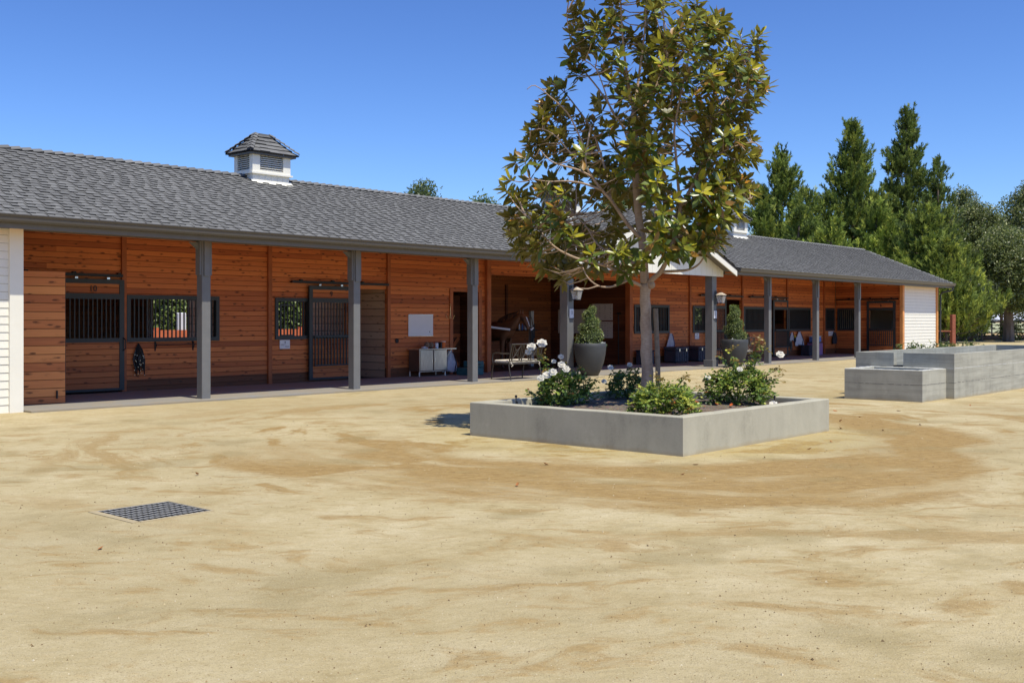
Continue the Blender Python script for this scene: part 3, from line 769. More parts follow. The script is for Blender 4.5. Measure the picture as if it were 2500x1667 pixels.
# doorway to the tack room
m = MB().mat('trimwood'); m.mat('batten').box(9.49, YW-.03, .03, 9.61, YW-.002, 2.37).box(10.64, YW-.03, .03, 10.76, YW-.002, 2.37).box(9.61, YW-.03, 2.29, 10.64, YW-.002, 2.37); m.build('door_trim', barn)
td = MB().mat('cedar_dark').box(9.7, 3.75, .03, 10.62, 3.79, 2.2); tdo = td.build('tack_room_door', barn)
m = MB().mat('batten')
for A, B_ in (((9.78, .2), (10.55, 1.0)), ((10.55, .2), (9.78, 1.0))):
    A, B_ = Vector((A[0], 0, A[1])), Vector((B_[0], 0, B_[1])); n = (B_-A).cross(Vector((0, 1, 0))).normalized()*.05; y0 = 3.72 if A.x < 10 else 3.728
    m.add([(p.x, y, p.z) for y in (y0, 3.749) for p in (A-n, A+n, B_+n, B_-n)], [(0, 1, 2, 3), (7, 6, 5, 4), (0, 4, 5, 1), (1, 5, 6, 2), (2, 6, 7, 3), (3, 7, 4, 0)])
m.box(9.72, 3.715, 1.02, 10.6, 3.749, 1.12); m.build('door_brace', tdo)
# open solid cedar door at the left end room
dl = MB().mat('cedar_lit'); a, c = Vector((-3.36, 1.14)), Vector((-2.26, .94)); n = Vector((c.y-a.y, -(c.x-a.x))).normalized()*.045
dl.add([(p.x, p.y, z) for z in (.04, 2.36) for p in (a, c, c-n, a-n)], [(0, 3, 2, 1), (4, 5, 6, 7), (0, 1, 5, 4), (1, 2, 6, 5), (2, 3, 7, 6), (3, 0, 4, 7)])
so = dl.build('swing_door', barn); so['label'] = 'solid paler cedar door standing open'
MB().mat('black').box(-2.42, .93, .12, -2.395, .955, .26).build('bolt', so)

# ------------------------------------------------------------------ lanterns
def lantern(x, label):
    z0 = 2.05; y0 = 0
    o = thing('wall_lantern', label, 'lantern', (x, y0, z0), group='lanterns on the thick porch columns')
    m = MB().L().mat('metal'); m.box(-.05, -.02, -.05, .05, -.0, .38); m.tube([(0, -.02, .33), (0, -.10, .36), (0, -.20, .36)], .01, 6)
    m.tube([(0, -.20, .36), (0, -.20, .31)], .008, 6); m.build('bracket', o)
    cy = -.20; t, bo = .115, .075
    f = MB().L().mat('metal')
    for sx in (-1, 1):
        for sy in (-1, 1): f.tube([(sx*bo, cy+sy*bo, 0), (sx*t, cy+sy*t, .235)], .007, 5)
    f.box(-bo-.008, cy-bo-.008, -.012, bo+.008, cy+bo+.008, .003); 
    for sx in (-1, 1): f.box(sx*t-.008, cy-t, .23, sx*t+.008, cy+t, .245); f.box(-t, cy+sx*t-.008, .23, t, cy+sx*t+.008, .245)
    f.build('cage', o)
    r = MB().L().mat('cap'); k = t+.02
    r.add([(-k, cy-k, .247), (k, cy-k, .247), (k, cy+k, .247), (-k, cy+k, .247), (-.03, cy-.03, .325), (.03, cy-.03, .325), (.03, cy+.03, .325), (-.03, cy+.03, .325)],
          [(0, 3, 2, 1), (0, 1, 5, 4), (1, 2, 6, 5), (2, 3, 7, 6), (3, 0, 4, 7), (4, 5, 6, 7)]); r.build('lantern_roof', o)
    g_ = MB().L().mat('glass')
    for sx in (-1, 1):
        g_.add([(sx*bo, cy-bo, 0), (sx*bo, cy+bo, 0), (sx*t, cy+t, .235), (sx*t, cy-t, .235)], [(0, 1, 2, 3)]); g_.add([(-bo, cy+sx*bo, 0), (bo, cy+sx*bo, 0), (t, cy+sx*t, .235), (-t, cy+sx*t, .235)], [(0, 1, 2, 3)])
    g_.build('glass_pane', o)
    c = MB().L().mat('white'); c.lathe([(.014, 0.003), (.014, .11)], 0, cy, 0, 8); c.build('candle', o)
M['cap'] = plain('aged_brass_cap', (.50, .42, .32), .4, .5)
b = NB('lantern_glass', .05, .5); b.col((.9, .9, .88)); b.p.inputs['Alpha'].default_value = .28; M['glass'] = b.m
lantern(10.98, 'black framed coach lantern on the left thick porch column, half behind magnolia leaves')
lantern(18.36, 'black framed coach lantern on the right thick porch column')
for x, l in ((11.0, 'left'), (18.32, 'right')):
    o = thing('column_plate', 'small pale metal notice plate on the %s thick porch column' % l, 'sign', (x, -.01, 1.5), group='notice plates on the thick columns')
    m = MB().L().mat('plate'); m.box(-.085, -.012, .06, .085, -.002, .30); m.build('plate', o)
    m = MB().L().mat('ink'); m.box(-.03, -.0145, .15, -.02, -.0125, .27).box(.02, -.0145, .15, .03, -.0125, .27).box(-.085, -.0145, .045, .085, -.0015, .06); m.build('marking', o)

# ------------------------------------------------------------------ wall things
def plaque(x, z, wd, ht, label, port=False):
    o = thing('stall_card', label, 'sign', (x, YW, z), group='white stall cards')
    m = MB().L().mat('plate'); m.cbox(0, -.012, 0, wd, .02, ht, ch=.006); m.build('card', o)
    t = MB().L().mat('ink'); t.box(-.008, -.0245, ht-.075, .012, -.0225, ht-.03)
    for k, (a, c) in enumerate([(-.4, .05), (-.4, -.1), (.0, .4), (.05, .38)]):
        t.box(a*wd, -.0245, ht*.5-k*.022, c*wd, -.0225, ht*.5-k*.022+.006)
    t.build('print', o)
plaque(4.015, .83, .29, .21, 'white stall card on the cedar wall under the window beside door 9')
plaque(22.17, .82, .28, .22, 'white stall card under the narrow barred window beside the right thick column')
plaque(33.25, .82, .5, .20, 'white stall card low on the wall near the far right end, beside a hanging vest')
# whiteboard on cedar wall
o = thing('whiteboard', 'blank rounded whiteboard on the cedar wall above the steel cabinet', 'whiteboard', (8.40, YW, 1.08))
m = MB().L().mat('plate'); m.cbox(0, -.017, 0, .90, .028, .575, ch=.012); m.build('board', o)
m = MB().L().mat('chrome'); m.box(-.45, -.035, -.004, .45, -.005, .008).box(-.45, -.035, .567, .45, -.005, .58); m.build('rim', o)
m = MB().L().mat('ink'); m.tube([(.30, -.034, .10), (.33, -.034, .14), (.29, -.034, .13), (.33, -.034, .08)], .004, 4); m.build('scribble', o)
# planning boards in the breezeway on the X=17.98 wall
def pboard(y0, y1, z0, z1, label, rows, cols):
    o = thing('planning_board', label, 'whiteboard', (17.975, (y0+y1)/2, z0), group='paper planning boards in the breezeway')
    hw = (y1-y0)/2; h = z1-z0
    m = MB().L().mat('paper'); m.box(-.02, -hw, 0, 0, hw, h); m.build('board', o)
    t = MB().L().mat('ink'); rr_ = random.Random(int(y0*100))
    for i in range(rows):
        for j in range(cols):
            if rr_.random() < .25: continue
            y = hw-.1-(2*hw-.2)*j/max(1, cols-1); z = h-.07-(h-.14)*i/max(1, rows-1); l = rr_.uniform(.015, .05)
            t.box(-.0225, y-l, z, -.0205, y, z+.012)
    t.build('writing', o)
M['paper'] = plain('board_paper', (.62, .56, .50), .6, .3, var=.05)
pboard(4.70, 6.1, 1.05, 1.88, 'wide pale board on the dark breezeway wall behind the left thick column', 7, 3)
pboard(3.74, 4.62, 1.5, 2.06, 'upper pale list board on the dark breezeway wall', 8, 4)
pboard(3.74, 4.62, .90, 1.46, 'lower pale calendar board on the dark breezeway wall', 6, 7)
o = MB().mat('black').tube([(17.9, 3.45, .03), (17.9, 3.45, 1.75)], .018, 6).box(17.88, 3.40, 1.7, 17.97, 3.5, 1.76); tag(o.build('hitching_pole'), 'thin black upright pole against the dark breezeway wall', 'pole')
# brass hook
o = thing('bridle_hook', 'brass four pronged bridle hook hanging beside the tack room doorway', 'hook', (9.42, YW-.01, 1.52))
m = MB().L().mat('brass'); m.tube([(0, -.1, .42), (.02, -.1, .39), (0, -.1, .36), (0, -.1, .05)], .007, 6)
for k in range(4):
    a = k*math.pi/2+.5; c, s__ = math.cos(a), math.sin(a)
    m.tube([(0, -.1, .10), (.03*c, -.1+.03*s__, .03), (.08*c, -.1+.08*s__, .02), (.105*c, -.1+.105*s__, .09), (.12*c, -.1+.12*s__, .12)], .006, 6)
m.tube([(0, 0, .44), (0, -.1, .42)], .006, 6); m.build('hook', o)
o = thing('wall_hook', 'small black iron ring hook on the cedar wall left of the whiteboard', 'hook', (7.55, YW, .97))
m = MB().L().mat('black'); m.tube([(.05*math.cos(t*.7), -.02, .05*math.sin(t*.7)) for t in range(10)], .01, 6).box(-.03, -.02, -.06, .03, -.001, .06); m.build('ring', o)
# halters and bridles in black straps
def straps(name, x, z, hh, wd, label, cat, seed, mats=('black', 'chrome'), n=14, y=YW, grp=None):
    o = thing(name, label, cat, (x, y, z-hh), group=grp); r_ = random.Random(seed)
    m = MB().L().mat(mats[0])
    for i in range(n):
        a = r_.uniform(-.5, .5)*wd; c = r_.uniform(-.5, .5)*wd; lo = r_.uniform(0, .35)*hh
        P = [(0, -.02, hh), (a*.6, -.03-r_.random()*.03, hh*.8), (a, -.04, hh*.5), ((a+c)/2, -.03-r_.random()*.04, lo), (c, -.05, hh*.45), (c*.5, -.03, hh*.85), (0, -.02, hh)]
        # smooth
        Q = []
        for k in range(len(P)-1):
            for t in (0, .5): Q.append(tuple(P[k][j]+(P[k+1][j]-P[k][j])*t for j in range(3)))
        m.tube(Q, .0095, 4, cap=False)
    m.build('strap', o)
    k_ = MB().L().mat(mats[1])
    for i in range(int(n*1.2)): k_.ball(r_.uniform(-.45, .45)*wd, -.07, r_.uniform(.02, .75)*hh, .011, n=6, m=3)
    k_.build('buckle', o)
straps('halter', .30, 1.02, .68, .27, 'tangled black leather halter with steel buckles hanging below the window by door 10', 'halter', 1, n=18)
o = thing('blanket_bar', 'black iron blanket bar on the cedar wall beside the hanging halter', 'rail', (1.14, YW, .93))
m = MB().L().mat('black'); m.tube([(-.5, -.07, .05), (.5, -.07, .05)], .01, 6)
for x in (-.45, .45): m.tube([(x, -.005, .12), (x, -.07, .05), (x, -.005, -.05)], .009, 6).box(x-.015, -.008, -.08, x+.015, -.001, .14)
m.build('rail', o)

def drape(name, x, y, ztop, wd, hh, mat, label, cat, seed, grp=None, folds=4, fat=.07, mats2=None):
    """cloth hanging in folds from one point"""
    o = thing(name, label, cat, (x, y, ztop-hh), group=grp); r_ = random.Random(seed); N, K = 24, 9
    ph = r_.random()*6
    rings = []
    for k in range(K+1):
        t = k/K; ww = wd*(.28+.72*min(1, t*1.7))/2; ring_ = []
        for i in range(N):
            a = 2*math.pi*i/N; fo = 1+.22*math.sin(folds*a+ph+t*1.5)*min(1, t*2)
            zz = hh*(1-t) + (.06*math.sin(3*a+ph)*t)
            ring_.append((ww*math.cos(a)*fo, -fat-.01+fat*math.sin(a)*fo*(.5+.5*t), max(0, zz)))
        rings.append(ring_)
    m = MB().L().mat(mat).loft(rings); m.build('cloth', o, smooth=True)
    st = MB().L().mat(mats2 or 'darkcloth'); st.tube([(-.02, -.03, hh+.02), (.03, -fat*2, hh*.9), (wd*.42, -fat*1.8, hh*.45), (wd*.2, -fat*2.1, .03)], .014, 5); st.build('edge_binding', o)
    return o
drape('hanging_blanket', 20.35, YW, 1.05, .42, .66, 'cloth', 'pale blanket with navy edge hanging behind the magnolia trunk', 'blanket', 3, mats2='bluegrey')
drape('hanging_blanket', 30.10, YW, 1.02, .62, .58, 'cloth', 'pale grey blanket hanging below the barred window right of door 7', 'blanket', 4)
drape('hanging_cloth', 29.42, YW, 1.0, .24, .35, 'cloth', 'small white cloth tucked over dark straps beside door 7', 'cloth', 8)
straps('bridle', 29.40, .95, .75, .28, 'dark bridle straps hanging right beside door 7', 'bridle', 5)
drape('hanging_vest', 33.45, YW, .98, .36, .52, 'darkcloth', 'dark vest hanging beside the white card near the right end', 'vest', 6)
drape('hanging_coat', 25.72, YW, .98, .26, .4, 'darkcloth', 'dark coat hanging on the wall behind the right topiary pot', 'coat', 9)
o = thing('spray_bottle', 'yellow topped bottle hanging between the bridle and the grey blanket', 'bottle', (29.72, YW-.08, .6))
m = MB().L().mat('darkcloth').lathe([(.035, 0), (.04, .02), (.04, .14), (.02, .18)], n=10); m.build('body', o)
m = MB().L().mat('yellow').lathe([(.02, .18), (.03, .2), (.03, .26), (.0, .28)], n=8).box(-.07, -.015, .24, .0, .015, .27); m.build('sprayer', o)

# ------------------------------------------------------------------ steel cabinet and things on it
b = NB('brushed_steel', .28, .5, 1.); b.col(b.ramp(b.noise(b.vmul(None, (6, 6, .5)), 9., 4.), [(.3, (.50, .50, .53)), (.7, (.72, .72, .74))])); M['steel'] = b.m
M['cab'] = plain('cabinet_side', (.12, .07, .05), .5, .4)
cab = thing('steel_cabinet', 'two door stainless steel cabinet on legs under the whiteboard', 'cabinet', (8.43, 2.8, .03))
m = MB().L().mat('cab').box(-.49, -.2, .14, .49, .2, .70); m.mat('steel').box(-.492, -.205, .12, .492, -.19, .14).box(-.5, -.215, .14, -.48, -.195, .70).box(.48, -.215, .14, .5, -.195, .70); m.build('body', cab)
m = MB().L().mat('steel').box(-.52, -.24, .70, .84, .22, .725); m.build('countertop', cab)
for i, x in enumerate((-.245, .245)):
    m = MB().L().mat('steel').box(x-.225, -.222, .16, x+.225, -.202, .685); dd = m.build('cabinet_door', cab)
    m = MB().L().mat('chrome').tube([(x-.19*(1 if x > 0 else -1), -.24, .36), (x-.19*(1 if x > 0 else -1), -.24, .50)], .006, 6); m.build('handle', dd)
for x, y in ((-.47, -.18), (.47, -.18), (-.47, .18), (.47, .18)):
    MB().L().mat('white').lathe([(.012, 0), (.018, .02), (.018, .13)], x, y, 0, 8).build('leg', cab)
MB().L().mat('steel').tube([(.8, -.1, .70), (.62, -.1, .5), (.49, -.1, .45)], .009, 5).build('counter_bracket', cab)
def potlathe(name, prof, x, y, z, mat, label, cat, pn='body', n=16, grp=None, lid=None):
    o = thing(name, label, cat, (x, y, z), group=grp); MB().L().mat(mat).lathe(prof, n=n).build(pn, o, smooth=False)
    if lid: MB().L().mat(lid).lathe([(prof[-1][0]+.003, prof[-1][1]+.001), (prof[-1][0]+.003, prof[-1][1]+.015)], n=n).build('lid', o)
    return o
ZT = .757
potlathe('tub', [(.055, 0), (.06, .04), (.068, .16), (.07, .165)], 9.02, 2.82, ZT, 'orange', 'orange tub at the right end of the steel cabinet top', 'tub', lid='white')
o = MB().mat('black').box(8.84, 2.72, ZT, 8.89, 2.86, ZT+.155); tag(o.build('grooming_box'), 'slim black box beside the orange tub', 'box')
potlathe('bottle', [(.045, 0), (.047, .02), (.047, .13), (.04, .14)], 8.76, 2.8, ZT, 'plate', 'pale round canister on the cabinet beside the slim black box', 'bottle', lid='bluegrey')
for k, (x, l) in enumerate(((8.40, 'left of the two rounded grey boots lying on the cabinet top'), (8.55, 'right of the two rounded grey boots lying on the cabinet top'))):
    o = MB().mat('greyboot' if 'greyboot' in M else 'stake'); o.ball(x, 2.80, ZT+.085, .065, .09, .085, 12, 8); tag(o.build('horse_boot', smooth=True), l, 'boot', 'horse boots on the cabinet')
o = MB().mat('cloth').ball(8.22, 2.72, ZT+.03, .09, .06, .03, 10, 5).ball(8.29, 2.70, ZT+.02, .05, .05, .02, 8, 4); tag(o.build('cloth_bundle', smooth=True), 'crumpled white cloth on the left of the cabinet top', 'cloth')
drape('laundry_bag', 9.32, 3.0, .68, .42, .58, 'cloth', 'bulging white and dark laundry bag between cabinet and step stool', 'bag', 12, fat=.12)
o = thing('mounting_step', 'teal two step plastic mounting block in front of the tack room doorway', 'step stool', (9.6, 2.35, .03))
m = MB().L().mat('teal').cbox(-.02, 0, 0, .6, .46, .20, ch=.015).build('lower_step', o)
m = MB().L().mat('teal').cbox(.12, .0, .202, .34, .46, .17, ch=.015).build('upper_step', o)
m = MB().L().mat('black').box(.04, -.2315, .26, .15, -.2305, .30).build('hand_slot', o)

# ------------------------------------------------------------------ trunks by the right wall
def tack_trunk(x, y, wd, label):
    o = thing('tack_trunk', label, 'trunk', (x, y, .03), group='charcoal tack trunks along the cedar wall')
    m = MB().L().mat('trunk_box').cbox(0, 0, .03, wd, .5, .40, ch=.02)
    for i in range(5): m.cbox(-wd*.36+i*wd*.18, -.25, .06, .05, .03, .34, ch=.006)
    m.build('body', o); MB().L().mat('trunk_box').cbox(0, 0, .435, wd+.03, .53, .12, ch=.025).build('lid', o)
    for sx in (-.27, .27):
        MB().L().mat('chrome').box(sx*wd-.03, -.285, .40, sx*wd+.03, -.268, .49).build('latch', o)
    for sx in (-.42, .42): MB().L().mat('black').lathe([(.03, 0), (.03, .03)], sx*wd, -.18, 0, 8).build('wheel', o)
tack_trunk(20.25, 2.68, .80, 'charcoal plastic tack trunk nearest the magnolia trunk')
tack_trunk(21.78, 2.72, .80, 'charcoal plastic tack trunk just left of the right thick column')
o = thing('storage_bin', 'dark bin against the cedar wall left of the magnolia trunk', 'bin', (18.45, 2.75, .03))
MB().L().mat('trunk_box').cbox(0, 0, 0, .5, .4, .42, ch=.02).build('body', o); MB().L().mat('darkcloth').cbox(0, 0, .422, .53, .43, .05, ch=.01).build('lid', o)
o = thing('storage_tote', 'purple plastic tote behind the second slim post on the right', 'tote', (30.98, 2.7, .03))
MB().L().mat('purple').cbox(0, 0, 0, .62, .42, .52, ch=.02).build('body', o); MB().L().mat('darkcloth').cbox(0, 0, .521, .65, .45, .03, ch=.01).build('lid', o)
o = thing('storage_tote', 'blue plastic box standing on the purple tote', 'tote', (31.0, 2.7, .583))
MB().L().mat('blue').cbox(0, 0, 0, .46, .34, .22, ch=.02).build('body', o); MB().L().mat('white').cbox(0, 0, .221, .48, .36, .03, ch=.01).build('lid', o)
o = thing('storage_bin', 'dark open bin under the hanging grey blanket', 'bin', (30.2, 2.65, .03))
MB().L().mat('darkcloth').cbox(0, 0, 0, .5, .4, .44, ch=.02).build('body', o)

# ------------------------------------------------------------------ benches
def bench(x, y, rz, label):
    o = thing('garden_bench', label, 'bench', (x, y, .03), rz, group='metal benches with cream cushions')
    # local: back at y=0, seat towards +y
    W = 1.2; m = MB().L().mat('bench')
    for zz in (.40,): m.box(-W/2, -.01, zz-.02, W/2, .02, zz+.01).box(-W/2, .50, zz-.02, W/2, .53, zz+.01)
    for x_ in (-W/2, W/2-.03): m.box(x_, .02, .38, x_+.03, .50, .41)
    for i in range(8): m.box(-W/2+.03, .05+i*.057, .39, W/2-.03, .085+i*.057, .405)
    m.build('seat_frame', o)
    for sx in (-1, 1):
        X = sx*(W/2-.015)
        MB().L().mat('bench').tube([(X, -.07, 0), (X, -.03, .2), (X, .0, .38)], .016, 6).build('leg', o)
        MB().L().mat('bench').tube([(X, .58, 0), (X, .55, .2), (X, .52, .38)], .016, 6).build('leg', o)
        MB().L().mat('bench').tube([(X, .52, .38), (X, .55, .54), (X, .52, .64), (X, .42, .665), (X, .2, .655), (X, -.06, .66)], .015, 6).build('armrest', o)
    bk = MB().L().mat('bench'); Y = lambda z: -.0-(z-.4)*.22
    def bar(a, c, r=.012): bk.tube([(a[0], Y(a[1]), a[1]), (c[0], Y(c[1]), c[1])], r, 5)
    bar((-W/2+.015, .38), (-W/2+.015, .88), .017); bar((W/2-.015, .38), (W/2-.015, .88), .017); bar((-W/2, .88), (W/2, .88), .018); bar((-W/2, .47), (W/2, .47), .012)
    for cx in (-.36, 0, .36):
        bar((cx-.15, .47), (cx-.15, .88)); bar((cx+.15, .47), (cx+.15, .88))
        bar((cx-.15, .47), (cx+.15, .88), .011); bar((cx+.15, .47), (cx-.15, .88), .011)
        for q in ((-.07, -.07, .07, -.07), (.07, -.07, .07, .07), (.07, .07, -.07, .07), (-.07, .07, -.07, -.07)): bar((cx+q[0], .675+q[1]), (cx+q[2], .675+q[3]), .010)
    bk.build('backrest', o)
    c = MB().L().mat('cushion').cbox(0, .265, .411, W-.06, .50, .075, ch=.025); cu = c.build('cushion', o, smooth=False)
    for sx in (-1, 1): MB().L().mat('cushion').tube([(sx*(W/2-.08), -.02, .44), (sx*(W/2-.05), -.05, .40), (sx*(W/2-.11), -.06, .37), (sx*(W/2-.06), -.05, .33)], .008, 5).build('cushion_tie', cu)
    return o
bench(8.97, -.12, 0, 'metal garden bench with cream cushion between slim post and left thick column')
bench(20.75, .35, 0, 'metal garden bench half hidden behind the right topiary pot')
o = MB().mat('darkcloth'); P = []
for k in range(9):
    t = k/8; P.append([(20.35+.42*t, .30-.13*abs(math.sin(a))*(1 if a > 3 else -1)*.5, .0) for a in (0,)])
rings = []
for k in range(9):
    x = 20.2+.42*k/8; w_ = .012
    prof = [(.26, .55+.02*math.sin(k)), (.22, .93+.01*math.sin(k*2)), (.28, .955), (.36, .93), (.40, .62+.03*math.sin(k*1.7)), (.385, .62), (.34, .91), (.28, .935), (.235, .91), (.275, .55)]
    rings.append([(x, p[0], p[1]) for p in prof])
o.loft(rings); tag(o.build('saddle_blanket'), 'dark saddle blanket draped over the back of the bench behind the right pot', 'blanket')

# ------------------------------------------------------------------ breezeway things
o = thing('grooming_post', 'grey steel upright with hanging tack in the dark grooming bay', 'post', (15.1, 4.9, .02))
MB().L().mat('galv').box(-.07, -.05, 0, .07, .05, 1.78).build('upright', o)
mm = MB().L().mat('black')
for k in range(7): mm.tube([(-.09+.03*k, -.06, 1.2+.03*k), (-.1+.03*k, -.08, .9), (-.05+.02*k, -.08, .6+.06*k), (-.02, -.06, 1.1)], .012, 4)
mm.build('hanging_strap', o)
o = thing('wall_shelf', 'narrow shelf on the back wall of the grooming bay', 'shelf', (16.5, YB-.02, 1.15)); MB().L().mat('metal').box(-.5, -.2, 0, .5, -.003, .025).build('board', o)
for k in range(5):
    potlathe('bottle', [(.035, 0), (.035, .14), (.015, .18), (.015, .21)], 16.15+.16*k, YB-.12, 1.176, ('plate', 'blue', 'plate', 'steel', 'plate')[k], 'grooming bottle in the row on the shelf of the dark bay, %s' % ('leftmost', 'second from left', 'middle one', 'second from right', 'rightmost')[k], 'bottle', grp='bottles on the grooming shelf', n=8)
o = thing('chandelier', 'small black candle chandelier hanging in the breezeway opening', 'chandelier', (13.4, 4.0, 2.88))
m = MB().L().mat('black').tube([(.22*math.cos(k*math.pi/8), .22*math.sin(k*math.pi/8), .02) for k in range(17)], .012, 6); m.tube([(0, 0, .02), (0, 0, .30)], .008, 6)
for k in range(3): a = k*math.pi/3; m.tube([(.22*math.cos(a), .22*math.sin(a), .02), (-.22*math.cos(a), -.22*math.sin(a), .02)], .007, 5)
m.build('ring', o)
for k in range(6): MB().L().mat('plate').lathe([(.012, .03), (.012, .13)], .22*math.cos(k*math.pi/3), .22*math.sin(k*math.pi/3), 0, 6).build('candle', o)

o = thing('tool_rack', 'dark tool rack on the back wall behind the horse', 'rack', (12.3, YB-.02, 1.95)); MB().L().mat('metal').box(-.55, -.18, 0, .55, -.003, .03).box(-.5, -.12, -.12, .5, -.003, -.08).build('shelf', o)
for k in range(6): MB().L().mat('darkcloth').tube([(-.4+.15*k, -.1, -.1), (-.4+.15*k, -.12, -.32-.03*(k % 3))], .025, 6).build('brush', o)
o = thing('broom', 'broom with a pale wooden handle hanging behind the horse', 'broom', (11.9, YB-.1, .35)); MB().L().mat('brass').tube([(0, 0, .3), (0, 0, 1.55)], .014, 6).build('handle', o); MB().L().mat('darkcloth').cbox(0, 0, 0, .32, .07, .28).build('head', o)
# ------------------------------------------------------------------ horse
def horse():
    hb = NB('horse_coat', .45, .35); p = hb.xyz()
    n = hb.noise(scale=4., det=4.)
    c = hb.ramp(n, [(.3, (.12, .048, .022)), (.7, (.25, .10, .042))]); legs = hb.rng(p[2], .25, .75, .9, 0.)
    c = hb.mix(legs, c, (.05, .025, .015)); hb.col(c); M['horse'] = hb.m
    o = thing('horse', 'bay horse standing in the dark grooming bay with its head turned right', 'horse', (13.05, 4.55, .02), R(0))
    # local: horse faces -y ; x right
    V, E, Rr = [], [], []
    def add(p, r, par=None):
        V.append(p); Rr.append(r if isinstance(r, tuple) else (r, r))
        if par is not None: E.append((par, len(V)-1))
        return len(V)-1
    bar = add((0, .75, 1.12), (.30, .33)); w1 = add((0, .3, 1.12), (.29, .33), bar); w2 = add((0, -.1, 1.16), (.25, .32), w1); ch = add((0, -.42, 1.17), (.20, .27), w2)
    cr = add((0, 1.15, 1.20), (.27, .30), bar); rp = add((0, 1.42, 1.16), (.20, .24), cr); tl = add((0, 1.56, 1.15), .05, rp); t2 = add((0, 1.66, .85), .05, tl); add((.02, 1.66, .45), .03, t2)
    n1 = add((.03, -.60, 1.34), (.13, .20), ch); n2 = add((.08, -.74, 1.50), (.105, .16), n1); n3 = add((.13, -.84, 1.62), (.085, .12), n2)
    h1 = add((.17, -.92, 1.60), (.090, .11), n3); h2 = add((.20, -1.01, 1.44), (.080, .095), h1); h3 = add((.225, -1.07, 1.27), (.052, .062), h2); add((.235, -1.09, 1.18), (.052, .055), h3)
    for sx, fy in ((-1, .03), (1, -.06)):
        a = add((sx*.13, -.36, .95), .11, ch); k = add((sx*.13, -.36+fy, .58), .055, a); c_ = add((sx*.13, -.36+fy, .50), .048, k); f = add((sx*.13, -.36+fy*1.2, .16), .033, c_); g_ = add((sx*.13, -.40+fy*1.2, .08), .04, f); add((sx*.13, -.42+fy*1.2, .02), .05, g_)
    for sx, fy in ((-1, .05), (1, -.1)):
        a = add((sx*.14, 1.10, .92), (.15, .16), cr); s_ = add((sx*.15, .98+fy, .72), .09, a); h = add((sx*.15, 1.24+fy, .52), .055, s_); c_ = add((sx*.15, 1.20+fy, .36), .04, h); f = add((sx*.15, 1.18+fy, .15), .034, c_); add((sx*.15, 1.12+fy, .02), .05, f)
    me = bpy.data.meshes.new('body'); me.from_pydata(V, E, []); me.materials.append(M['horse'])
    ob = bpy.data.objects.new('body', me); COL.objects.link(ob); ob.parent = o
    sk = ob.modifiers.new('s', 'SKIN'); ss = ob.modifiers.new('u', 'SUBSURF'); ss.levels = 2; ss.render_levels = 2
    for i, d in enumerate(me.skin_vertices[0].data): d.radius = Rr[i]; d.use_root = (i == 0)
    sk.use_smooth_shade = True
    m = MB().L().mat('black')
    for k in range(16):
        t = k/15; y = -.20-.62*t; z = 1.50+.22*t+.03*math.sin(t*3); x = .14*t*t
        m.tube([(x, y+.08, z+.02), (x-.09, y+.06, z-.02), (x-.15, y+.03, z-.14-.03*math.sin(k*2.))], .014, 4)
    m.build('mane', o)
    for sx in (-1, 1):
        m = MB().L().mat('horse').tube([(.145+sx*.055, -.87, 1.68), (.145+sx*.07, -.88, 1.75), (.145+sx*.065, -.89, 1.82)], [.03, .028, .004], 6); m.build('ear', o)
        MB().L().mat('black').ball(.185+sx*.078, -.995, 1.54, .016, n=8, m=5).build('eye', o)
    MB().L().mat('plate').add([(.165, -1.055, 1.58), (.205, -1.055, 1.58), (.245, -1.145, 1.30), (.215, -1.145, 1.30), (.168, -1.03, 1.58), (.202, -1.03, 1.58), (.242, -1.10, 1.30), (.218, -1.10, 1.30)], [(0, 3, 2, 1), (4, 5, 6, 7), (0, 1, 5, 4), (2, 3, 7, 6)]).build('blaze', o)
    hl = MB().L().mat('black')
    for c0, rx in (((.218, -1.05, 1.33), .082), ((.185, -.95, 1.55), .11)):
        hl.tube([(c0[0]+rx*math.cos(a), c0[1]+rx*.5*math.sin(a), c0[2]+rx*.75*math.sin(a)) for a in [k*math.pi/6 for k in range(13)]], .012, 5)
    hl.build('halter', o)
    return o
horse()
o = thing('cross_tie', 'white padded cross tie strap across the horse chest', 'strap', (12.6, 3.85, 1.2))
MB().L().mat('plate').tube([(-.35, .25, .10), (.25, -.02, .02)], .035, 8).tube([(1.0, -.2, .0), (1.13, -.2, .07)], .03, 8).build('pad', o)
MB().L().mat('black').tube([(-1.5, .5, .35), (-.35, .25, .10)], .012, 5).tube([(.25, -.02, .02), (.8, -.2, .0), (1.0, -.2, .0)], .010, 5).tube([(1.13, -.2, .07), (2.45, 1.0, .4)], .012, 5).build('rope', o)

